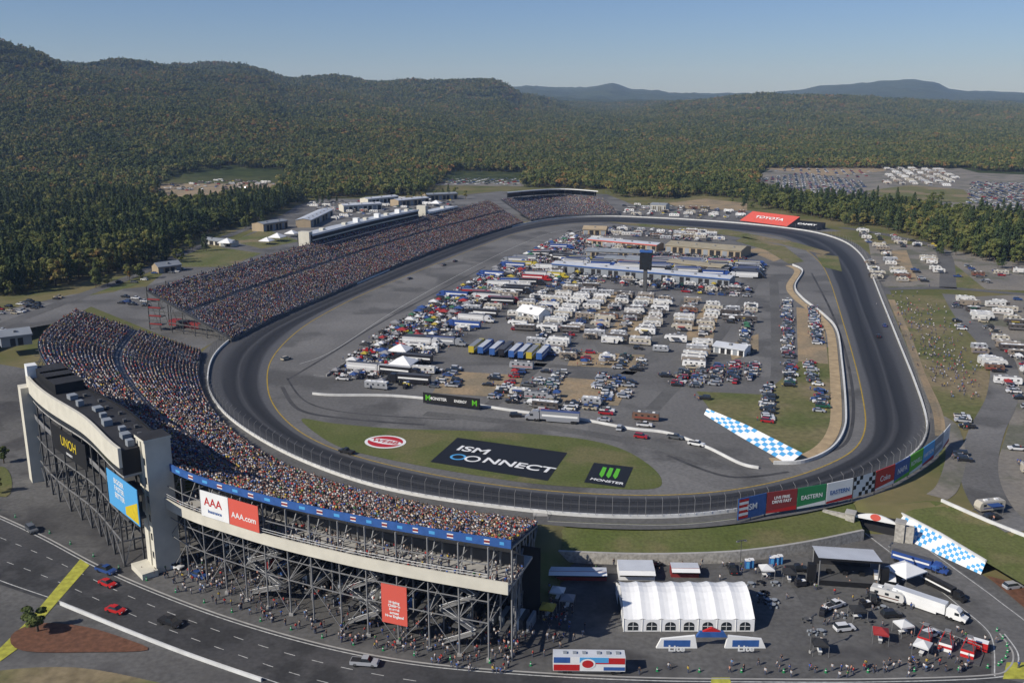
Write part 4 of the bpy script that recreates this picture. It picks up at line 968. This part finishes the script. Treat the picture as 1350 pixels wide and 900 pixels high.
ps=empty('scoring_pylon',P(850,385)); mb=MB(); mb.obox((0,0,0),B,2.2,26,2.2,'dsteel'); mb.obox((0,0,14),B,3.5,10,7,'black'); mb.obox((0,0,24.5),B,3.7,1.2,7.4,'blue')
for k in range(6): mb.obox((0,-1.85,15+k*1.4),B,.1,.8,5.5,'glass')
mb.obj('tower',ps)
a=P(975,292);c=P(1037,300);e_=P(1078,304)
def slant(name,p,q,h,dp,m_,txt,tm):
    par=empty(name); d=(q-p).normalized(); back=Vector((-d.y,d.x,0))*dp+Vector((0,0,h)); mb=MB(); mb.poly([p+Vector((0,0,1)),q+Vector((0,0,1)),q+back,p+back],m_)
    mb.poly([q+Vector((0,0,1)),Vector((q.x+back.x,q.y+back.y,0)),q+back],'dsteel'); mb.obj('panel',par)
    c_=(p+q)/2+Vector((0,0,.5))+back*.5+Vector((0,-.4,.4)); text('lettering',txt,c_,d,back,h*.62,tm,par,.15,1.5)
slant('advertising_board',a,c,9,18,'coral','TOYOTA','white'); slant('advertising_board',c+(e_-c)*.04,e_,6,14,'black','CAMRY','white')
sign('billboard',P(558,532,0),P(632,541,0),.6,4.6,[(0,.45,'black',[('M','green',3,.2,.5),('MONSTER','white',1.6,.6,.5)]),(.45,1,'black',[('ENERGY','white',1.4,.4,.5),('M','green',3,.85,.5)])])
for u,v in ((1064,216),(1084,218)):
    mb=MB(); mb.beam((0,0,0),(0,0,9),9,'white',n=24); mb.beam((0,0,9),(0,0,10.5),9,'white',.5,24); mb.obj('water_tank',loc=P(u,v,0))
building('house',P(1230,216),P(1255,217),25,7,'white','roofw',.1,6); building('house',P(1130,214),P(1148,214),20,6,'tan','roofg',.1,5)
# ---------------------------------------------------------------- plaza objects
p0=P(822,832,-5);p1=P(994,832,-5); d=(p1-p0).normalized(); Lt=(p1-p0).length; wt=17
par=empty('event_tent',(p0+p1)/2+Vector((0,wt/2,.05)),math.atan2(d.y,d.x)); mb=MB(); nbay=7
for i in range(nbay):
    x0=-Lt/2+Lt*i/nbay; x1=x0+Lt/nbay; K=4
    for s in(-1,1):
        for k in range(K):
            def zc(t,fx): return 3.2+3.6*math.sin(t*math.pi/2)**1.1-.35*math.sin(math.pi*fx)
            for j in range(4):
                f0,f1=j/4,(j+1)/4; t0_,t1_=k/K,(k+1)/K
                q4=[(x0+(x1-x0)*f0,s*(wt/2*(1-t0_)),zc(t0_,f0)),(x0+(x1-x0)*f1,s*(wt/2*(1-t0_)),zc(t0_,f1)),(x0+(x1-x0)*f1,s*(wt/2*(1-t1_)),zc(t1_,f1)),(x0+(x1-x0)*f0,s*(wt/2*(1-t1_)),zc(t1_,f0))]
                mb.poly(q4 if s<0 else q4[::-1],'tent')
        mb.box(x0,x1,s*wt/2-.03,s*wt/2+.03,0,3.0,'tent')
    ar=[(x0+.9,0.3)]+[( (x0+x1)/2+(Lt/nbay/2-.9)*-math.cos(math.pi*k/8),1.5+.9*math.sin(math.pi*k/8)) for k in range(9)]+[(x1-.9,.3)]
    mb.poly([(x,-wt/2-.06,z) for x,z in ar],'glass')
    mb.box((x0+x1)/2-.05,(x0+x1)/2+.05,-wt/2-.12,-wt/2-.07,.3,2.35,'tent'); mb.box(x0+1,x1-1,-wt/2-.12,-wt/2-.07,1.3,1.4,'tent')
    mb.beam((x0,-wt/2-.08,0),(x0,-wt/2-.08,3.1),.09,'white')
for s in(-1,1):
    mb.poly([(s*Lt/2,-wt/2,0),(s*Lt/2,wt/2,0),(s*Lt/2,wt/2,3.1),(s*Lt/2,0,6.8),(s*Lt/2,-wt/2,3.1)],'tent')
    mb.box(s*Lt/2-.05,s*Lt/2+.05,-3,3,0,2.8,'dark')
mb.obj('canopy_fabric',par)
def plain(name,u,v,rot,build): 
    mb=MB(); build(mb); return mb.obj(name,loc=P(u,v,-4.97),rot=rot)
def arch(mb):
    for s in(-1,1):
        mb.prism([(s*3,0),(s*12,0),(s*11,2.2),(s*3.6,3.0)][::s],-.3,.3,'white'); mb.box(*(sorted((s*4.6,s*10.4))),-.33,-.3,.4,2.0,'blue')
    mb.prism([(-3.4,2.7),(3.4,2.7),(2.6,4.0),(-2.6,4.0)],-.35,.35,'blue'); mb.prism([(-2,4.0),(2,4.0),(0,5)],-.3,.3,'red')
ar=plain('inflatable_arch',937,853,0,arch)
for s in(-1,1): text('lettering','Lite',P(937,853,-3.7)+Vector((s*7.5,-.42,0)),(1,0,0),(0,0,1),2.0,'white',ar,.05,1.2)
def trl(mb):
    mb.box(-7.5,7.5,-1.4,1.4,.9,4.2,'white','roofw'); mb.box(-6.5,6.5,-1.2,1.2,.4,.9,'dsteel')
    mb.box(-7.4,-2,-1.44,-1.4,1.0,2.4,'red'); mb.box(1,7.4,-1.44,-1.4,2.6,4.0,'red'); mb.box(-2,4,-1.45,-1.4,2.9,4.1,'lblue'); mb.box(-7.4,-4,-1.44,-1.4,2.8,4.1,'blue'); mb.box(3,7.4,-1.44,-1.4,1.1,1.9,'blue')
    mb.poly([(-.3+1.6*math.cos(t*math.pi/10),-1.47,2.6+1.2*math.sin(t*math.pi/10)) for t in range(20)],'white'); mb.poly([(-.3+1.2*math.cos(t*math.pi/10),-1.49,2.6+.9*math.sin(t*math.pi/10)) for t in range(20)],'red')
    for x in(-5,-3,-1,2,4,6): mb.box(x-.4,x+.4,-.4,.4,4.2,4.5,'roofg')
    for x in(-5,-4,5): 
        for y in(-1.1,1.1): mb.wheel(x,y,.45,.3)
plain('exhibit_trailer',776,884,-.02,trl)
def stage(mb):
    mb.box(-7,7,-4.5,4.5,0,1.4,'black','dsteel'); mb.poly([(-7.5,-4.8,7.5),(7.5,-4.8,7.5),(7.5,5,6.0),(-7.5,5,6.0)],'roofw'); mb.poly([(-7.5,-4.8,7.5),(7.5,-4.8,7.5),(7.5,-4.8,6.9),(-7.5,-4.8,6.9)],'black')
    mb.poly([(-7,4.4,1.4),(7,4.4,1.4),(7,4.4,6.1),(-7,4.4,6.1)],'dark')
    for x in(-7,7):
        for y,h in((-4.5,7.4),(4.5,6)): mb.beam((x,y,0),(x,y,h),.16,'steel')
    for x in(-8.6,8.6): mb.box(x-1,x+1,-4,-2.6,0,5.2,'black')
    for x in(-4,0,4): mb.box(x-.6,x+.6,-1,0,1.4,2.4,'black')
plain('concert_stage',1113,762,-.15,stage)
V['whaul']=mk_hauler('whitehauler','white','roofw'); NM['whaul']='semi_truck'; V['bkh']=mk_hauler('blackhauler','black','roofblk'); NM['bkh']='semi_truck'
put('whaul',P(1216,802,-4.95),-.75,.85); put('bkh',P(1240,778,-4.95),-1.1,.6)
V['mt2']=mk_canopy('mt2',8,9,4); V['mt2'].materials[0]=M['tent']; NM['mt2']='marquee_tent'
put('mt2',P(1192,766,-4.95),.5,.85)
V['bt']=mk_canopy('bt',6,6,2.8); V['bt'].materials[0]=M['blue']; NM['bt']='canopy_tent'; put('bt',P(1234,752,-4.85),.3,.6)
def stall(m1,L=12,wd=5):
    def f(mb):
        mb.box(-L/2,L/2,-wd/2,wd/2,0,2.6,m1,'roofw'); mb.box(-L/2+.3,L/2-.3,-wd/2-.05,-wd/2,1,2,'dark'); mb.poly([(-L/2,-wd/2-.02,2.5),(L/2,-wd/2-.02,2.5),(L/2,-wd/2-1.5,2.1),(-L/2,-wd/2-1.5,2.1)],'white')
    return f
plain('merchandise_stand',752,762,-.03,stall('dred',18,2.2)); plain('merchandise_stand',838,757,-.03,stall('tent',9,6)); plain('merchandise_stand',902,757,-.03,stall('dred',7,3)); plain('merchandise_stand',1165,768,-.3,stall('tan',5,3))
def rig(mb):
    mb.box(-6.5,7,-3,3,0,.25,'dsteel')
    for k in range(3):
        x=k*4.4-4.6; mb.box(x-1.3,x+1.3,-1.4,1.4,.25,2.1,('red','white','red')[k],'dsteel'); mb.box(x-1.35,x+1.35,-1.45,-1.4,1.0,1.5,'white' if k!=1 else 'red')
        for a_2,b_2 in ((-1.2,-1.2),(1.2,-1.2),(1.2,1.2),(-1.2,1.2)): mb.beam((x+a_2,b_2,2.1),(x+a_2*.4,b_2*.4,4.6),.07,'red')
        mb.box(x-.6,x+.6,-.6,.6,4.6,4.75,'steel')
    mb.beam((-6,0,4.7),(6.5,0,3.2),.1,'steel'); mb.box(3.5,7.5,3.2,5,.3,2.2,'red','white')
plain('amusement_ride',1248,856,-.6,rig)
for u,v in ((985,748),(990,747),(1017,744),(1023,743),(1028,742)):
    def jn(mb): mb.box(-.6,.6,-.6,.6,0,2.1,'blue'); mb.box(-.62,.62,-.62,.62,2.1,2.3,'white'); mb.box(-.4,.4,-.63,-.6,.1,1.9,'lblue')
    plain('portable_toilet',u,v,0,jn)
for u,v in ((1068,860),(975,755),(1170,760),(700,800)):
    def lp(mb): mb.beam((0,0,0),(0,0,9),.12,'dsteel',.07,8); mb.box(-1.2,1.2,-.15,.15,8.9,9.1,'dsteel'); mb.box(-1.4,-.7,-.25,.25,8.7,8.9,'steel'); mb.box(.7,1.4,-.25,.25,8.7,8.9,'steel'); mb.beam((0,0,0),(0,0,.6),.3,'conc',n=8)
    plain('street_lamp',u,v,random.random(),lp)
for _ in range(26):
    u,v=random.choice(((1010,800),(1060,830),(1120,800),(1160,800),(1000,780)));
    def tb(mb):
        c=random.choice(('roofg','black','roofg','black','dsteel')); mb.beam((0,0,.72),(0,0,.77),.7,c,n=12); mb.beam((0,0,0),(0,0,.72),.08,'steel'); 
        for k in range(4): a=k*math.pi/2; mb.box(math.cos(a)*1.1-.2,math.cos(a)*1.1+.2,math.sin(a)*1.1-.2,math.sin(a)*1.1+.2,0,.45,c)
    plain('picnic_table',u+random.gauss(0,20),v+random.gauss(0,10),random.random(),tb)
for i in range(0,len(rd_up)-1,3):
    p=rd_up[i]
    if p.y<70 or p.x<-160: continue
    mb=MB(); mb.box(-.28,.28,-.28,.28,0,.05,'fgreen'); mb.beam((0,0,.05),(0,0,.95),.25,'fgreen',.12,8); mb.beam((0,0,.5),(0,0,.62),.2,'white',.18,8); mb.obj('traffic_barrel',loc=Vector((p.x,p.y+2.5,-4.95)))
def gate(mb):
    for x in(-6.5,6.5): mb.box(x-1.2,x+1.2,-1.2,1.2,0,5.5,'stone'); mb.box(x-1.4,x+1.4,-1.4,1.4,5.5,5.9,'conc')
    mb.prism([(-5.3,4.6)]+[(-5.3+10.6*k/8,5.0+1.4*math.sin(math.pi*k/8)) for k in range(9)]+[(5.3,4.6)],-.3,.3,'white'); mb.poly([(1.4*math.cos(t*.5236),-.36,5.6+1*math.sin(t*.5236)) for t in range(12)],'coral')
    mb.box(-5.3,5.3,2.5,2.7,0,5,'dark'); mb.box(-14,-7.7,-.6,.6,0,4.8,'stone'); mb.box(7.7,10,-.6,.6,0,4.8,'stone')
plain('tunnel_gate',1152,706,-.5,gate)
# ---------------------------------------------------------------- trees
def fol(name,stops,big=.25):
    m,n,b=nt(name); b.inputs['Roughness'].default_value=.8; b.inputs['Specular IOR Level'].default_value=.15
    at_=n.nodes.new('ShaderNodeAttribute'); at_.attribute_name='tint'; r=n.nodes.new('ShaderNodeValToRGB'); e=r.color_ramp.elements
    while len(e)<len(stops): e.new(.5)
    for i,(p,c) in enumerate(stops): e[i].position=p
    for i,(p,c) in enumerate(stops): e[i].color=(*c,1)
    oi=n.nodes.new('ShaderNodeObjectInfo'); geo=n.nodes.new('ShaderNodeNewGeometry'); t=n.nodes.new('ShaderNodeTexNoise'); t.inputs['Scale'].default_value=.006; t.inputs['Detail'].default_value=4
    n.links.new(geo.outputs['Position'],t.inputs['Vector'])
    def ma(op,a,b2,c=None):
        q=n.nodes.new('ShaderNodeMath'); q.operation=op
        for i,x in enumerate((a,b2,c)):
            if x is None: continue
            if isinstance(x,(int,float)): q.inputs[i].default_value=x
            else: n.links.new(x,q.inputs[i])
        return q.outputs[0]
    f=ma('ADD',ma('MULTIPLY',at_.outputs['Fac'],.66),ma('ADD',ma('MULTIPLY',oi.outputs['Random'],.28),ma('MULTIPLY_ADD',t.outputs['Fac'],1.0,-.42)))
    n.links.new(f,r.inputs[0]); n.links.new(r.outputs[0],b.inputs['Base Color'])
    return m
M['leaf']=fol('deciduous_foliage',[(0,(.035,.055,.018)),(.3,(.075,.095,.028)),(.55,(.12,.135,.038)),(.8,(.175,.155,.048)),(1,(.26,.14,.05))])
M['needle']=fol('pine_foliage',[(0,(.022,.042,.018)),(.5,(.045,.068,.026)),(1,(.085,.10,.034))])
def leafcloud(vs,fs,tn,c,rad,nq,size,tint,R,shell=.55):
    for _ in range(nq):
        d=R.normal(size=3); d/=np.linalg.norm(d); 
        if d[2]<-.5: d[2]*=-1
        rr=shell+(1-shell)*R.random()**.5; p=c+d*rad*rr
        nrm=d+R.normal(size=3)*.45; nrm/=np.linalg.norm(nrm); a=np.cross(nrm,R.normal(size=3)); a/=np.linalg.norm(a)+1e-9; b2=np.cross(nrm,a); s=size*R.uniform(.6,1.3)
        k=len(vs); vs+= [p+a*s,p+b2*s*.8,p-a*s,p-b2*s*.8]; fs.append((k,k+1,k+2,k+3)); t_=min(1,max(0,tint+R.normal()*.08)); tn+=[t_]*4
def trunk(vs,fs,tn,mats,h,r,R,limbs=5):
    mb=MB(); mb.beam((0,0,-1),(R.normal()*.3,R.normal()*.3,h),r,'bark',r*.3,7)
    for i in range(limbs):
        a=R.uniform(0,6.28); z=h*R.uniform(.35,.8); L=h*R.uniform(.2,.35); mb.beam((0,0,z),(math.cos(a)*L,math.sin(a)*L,z+L*.7),r*.4,'bark',r*.12,5)
    return mb
def finish(name,mb,vs,fs,tn,fm):
    k=len(mb.v); V_=[tuple(v) for v in mb.v]+[tuple(v) for v in vs]; F_=list(mb.f)+[tuple(k+i for i in f) for f in fs]
    me=bpy.data.meshes.new(name); me.from_pydata(V_,[],F_); me.materials.append(M['bark']); me.materials.append(M[fm])
    me.polygons.foreach_set('material_index',[0]*len(mb.f)+[1]*len(fs)); at_=me.attributes.new('tint','FLOAT','POINT'); at_.data.foreach_set('value',[0.]*k+tn); me.update()
    return bpy.data.objects.new(name,me)
def decid(name,h,seed,nq=70,size=.55):
    R=np.random.default_rng(seed); vs=[];fs=[];tn=[]; mb=trunk(vs,fs,tn,None,h*.6,.28,R)
    base=R.uniform(.2,.7)
    for i in range(11):
        a=R.uniform(0,6.28); zf=R.uniform(.32,.92); rr=h*.26*math.sin(math.pi*min(1,(zf-.1)))**.7*R.uniform(.3,1); c=np.array([math.cos(a)*rr,math.sin(a)*rr,h*zf]); leafcloud(vs,fs,tn,c,np.array([1,1,.75])*h*R.uniform(.10,.17),nq,size,base+R.normal()*.12,R,.5)
    return finish(name,mb,vs,fs,tn,'leaf')
def pine(name,h,seed):
    R=np.random.default_rng(seed); vs=[];fs=[];tn=[]; mb=trunk(vs,fs,tn,None,h*.95,.3,R,0); base=R.uniform(.2,.6)
    for i in range(15):
        t=i/14; z=h*(.2+.78*t); w=h*.22*(1-t)**.8+.4
        for k in range(5):
            a=R.uniform(0,6.28); L=w*R.uniform(.5,1); c=np.array([math.cos(a)*L*.6,math.sin(a)*L*.6,z+R.normal()*.3]); mb.beam((0,0,z-.3),(math.cos(a)*L,math.sin(a)*L,z),.06,'bark',.02,3)
            leafcloud(vs,fs,tn,c,np.array([.55,.55,.22])*(L+.6),11,.5,base+R.normal()*.07,R,.3)
    return finish(name,mb,vs,fs,tn,'needle')
def patch(name,seed,piney):
    R=np.random.default_rng(seed); vs=[];fs=[];tn=[]; mb=MB()
    for i in range(17):
        a=R.uniform(0,6.28); r=16*math.sqrt(R.random()); h=R.uniform(8,19); w=R.uniform(3.,5.6); tint=R.uniform(.0,1.)
        x,y=math.cos(a)*r,math.sin(a)*r; mb.beam((x,y,-4),(x,y,h*.7),.25,'bark',.1,3)
        if R.random()<piney:
            for k in range(4): leafcloud(vs,fs,tn,np.array([x,y,h*(.45+.16*k)]),np.array([1,1,.8])*w*(.85-.2*k),16,1.0,tint*.2,R,.5)
        else:
            for k in range(3):
                c=np.array([x+R.normal()*1.2,y+R.normal()*1.2,h*.7+R.normal()*1.2]); leafcloud(vs,fs,tn,c,np.array([1,1,.8])*w*.75,24,1.0,tint+R.normal()*.05,R,.55)
    return finish(name,mb,vs,fs,tn,'leaf')
trees=coll('tree_kinds',[decid('broadleaf_tree_%s'%c,14,i+5) for i,c in enumerate('abc')]+[pine('pine_tree_%s'%c,19,i+9) for i,c in enumerate('ab')])
patches=coll('woodland_patches',[patch('woodland_patch_%s'%c,20+i,.15+.1*i) for i,c in enumerate('abcde')])
fpoly=[(p.x,p.y) for p in PL([(-900,430),(-300,402),(0,392),(60,384),(110,370),(165,358),(200,348),(228,330),(285,306),(345,290),(380,275),(400,264),(470,259),(560,258),(640,250),(700,247),(800,250),(830,262),(880,262),(930,257),(990,262),(1010,275),(1110,296),(1150,298),(1230,325),(1300,345),(1400,352),(1700,360),(2200,400)])]
excl=[[(p.x,p.y) for p in PL(q)] for q in ([(190,272),(205,238),(300,231),(380,233),(380,260),(240,278)],[(550,258),(590,229),(700,229),(700,258)],[(985,256),(1000,218),(1050,202),(1210,202),(1300,226),(1700,236),(1700,300),(1350,302),(1240,286),(1130,276),(1040,268)])]
us=[p[0]/p[1] for p in fpoly]; yls=[p[1] for p in fpoly]
def forest_ok(x,y):
    if y<np.interp(x/y,us,yls): return False
    for e_ in excl:
        if inpoly(x,y,e_): return False
    return True
tp=[]
cand=[]
y=440.
while y<1150:
    x=-.62*y-40
    while x<.62*y+40:
        xx=x+random.uniform(-2.8,2.8); yy=y+random.uniform(-2.8,2.8)
        if forest_ok(xx,yy): cand.append((xx,yy))
        x+=6.8
    y+=6.8
ca=np.array(cand); zz=terr(ca[:,0],ca[:,1]); pn_=fnoise(ca[:,0],ca[:,1],160,5)
for (x,y),z,pv in zip(cand,zz,pn_):
    k=random.choice((3,4)) if random.random()<(.42 if x<-150 else .28)+pv*.5 else random.choice((0,1,2))
    tp.append((x,y,z-.2,random.uniform(0,6.28),random.uniform(.65,1.35),k))
for u,v in ((560,262),(590,262),(425,268),(980,268),(1000,276),(1060,282),(1240,335),(1330,352),(1120,298),(330,300),(250,330),(215,345),(180,368),(130,378),(1350,290),(1210,300),(1180,300),(1290,330),(1150,262),(1230,268),(1300,280)):
    for _ in range(5): p=P(u+random.gauss(0,12),v+random.gauss(0,1.5)); tp.append((p.x,p.y,0,random.uniform(0,6),random.uniform(.5,.9),random.randrange(5)))
scatter('forest',tp,trees)
cand=[];y=1130.
while y<6500:
    st=21 if y<2500 else 27 if y<4000 else 36; x=-.6*y
    while x<.6*y:
        xx=x+random.uniform(-8,8); yy=y+random.uniform(-8,8)
        if yy>1750 or forest_ok(xx,yy): cand.append((xx,yy,st))
        x+=st
    y+=st
ca=np.array(cand); zz=terr(ca[:,0],ca[:,1])
tp=[(c[0],c[1],z-1,random.uniform(0,6.28),random.uniform(.8,1.25)*(1 if c[2]<22 else 1.15 if c[2]<30 else 1.4),random.randrange(5)) for c,z in zip(cand,zz)]
scatter('woodland_canopy',tp,patches); npat=len(tp)
o=decid('small_tree',6.5,77,150,.3); scn.collection.objects.link(o); o.location=P(50,832,-4.95); o.scale=(1.35,1.35,1.0)
for u,v in ((5,610),(-5,650)): o=decid('small_tree',6,int(u+80),90,.3); scn.collection.objects.link(o); o.location=P(u,v,-4.95)
# ---------------------------------------------------------------- light, sky, camera
el=math.radians(36); az=Vector((-.86,-.5,0)).normalized(); S=az*math.cos(el)+Vector((0,0,math.sin(el)))
sl=bpy.data.lights.new('sun','SUN'); sl.energy=5.0; sl.angle=math.radians(.5); sl.color=(1,.95,.87); so=bpy.data.objects.new('sun',sl); scn.collection.objects.link(so)
so.rotation_euler=(-S).to_track_quat('-Z','Y').to_euler()
w=bpy.data.worlds.new('World'); scn.world=w; w.use_nodes=True; wn=w.node_tree; bg=wn.nodes['Background']; bg.inputs[1].default_value=.07
sk=wn.nodes.new('ShaderNodeTexSky'); sk.sky_type='NISHITA'; sk.sun_disc=False; sk.sun_elevation=el; sk.sun_rotation=math.atan2(S.x,S.y); sk.altitude=200; sk.air_density=1.; sk.dust_density=.3; sk.ozone_density=3.
tm=wn.nodes.new('ShaderNodeMixRGB'); tm.blend_type='MULTIPLY'; tm.inputs[0].default_value=1; tm.inputs[2].default_value=(.76,.90,1.25,1)
wn.links.new(sk.outputs[0],tm.inputs[1]); wn.links.new(tm.outputs[0],bg.inputs[0])
mb=MB(); mb.box(-14000,14000,-800,16500,-20,700,'white'); hz=mb.obj('sky_haze_air')
hm=bpy.data.materials.new('air_haze'); hm.use_nodes=True; hn=hm.node_tree; hn.nodes.remove(hn.nodes['Principled BSDF']); vs_=hn.nodes.new('ShaderNodeVolumeScatter'); vs_.inputs['Color'].default_value=(.42,.62,1,1); vs_.inputs['Density'].default_value=5.2e-5; vs_.inputs['Anisotropy'].default_value=0
hn.links.new(vs_.outputs[0],hn.nodes['Material Output'].inputs['Volume']); hz.data.materials.clear(); hz.data.materials.append(hm)
cam=bpy.data.cameras.new('camera'); cam.sensor_width=36; cam.lens=F/1350*36; cam.clip_end=40000; cam.clip_start=1; co=bpy.data.objects.new('camera',cam); scn.collection.objects.link(co)
co.location=(0,0,CH); co.rotation_euler=(math.pi/2-math.atan(310/F),0,0); scn.camera=co
scn.view_settings.view_transform='Standard'; scn.view_settings.look='None'; scn.view_settings.exposure=0
print('vehicles',cnt,'patches',npat,'trees')
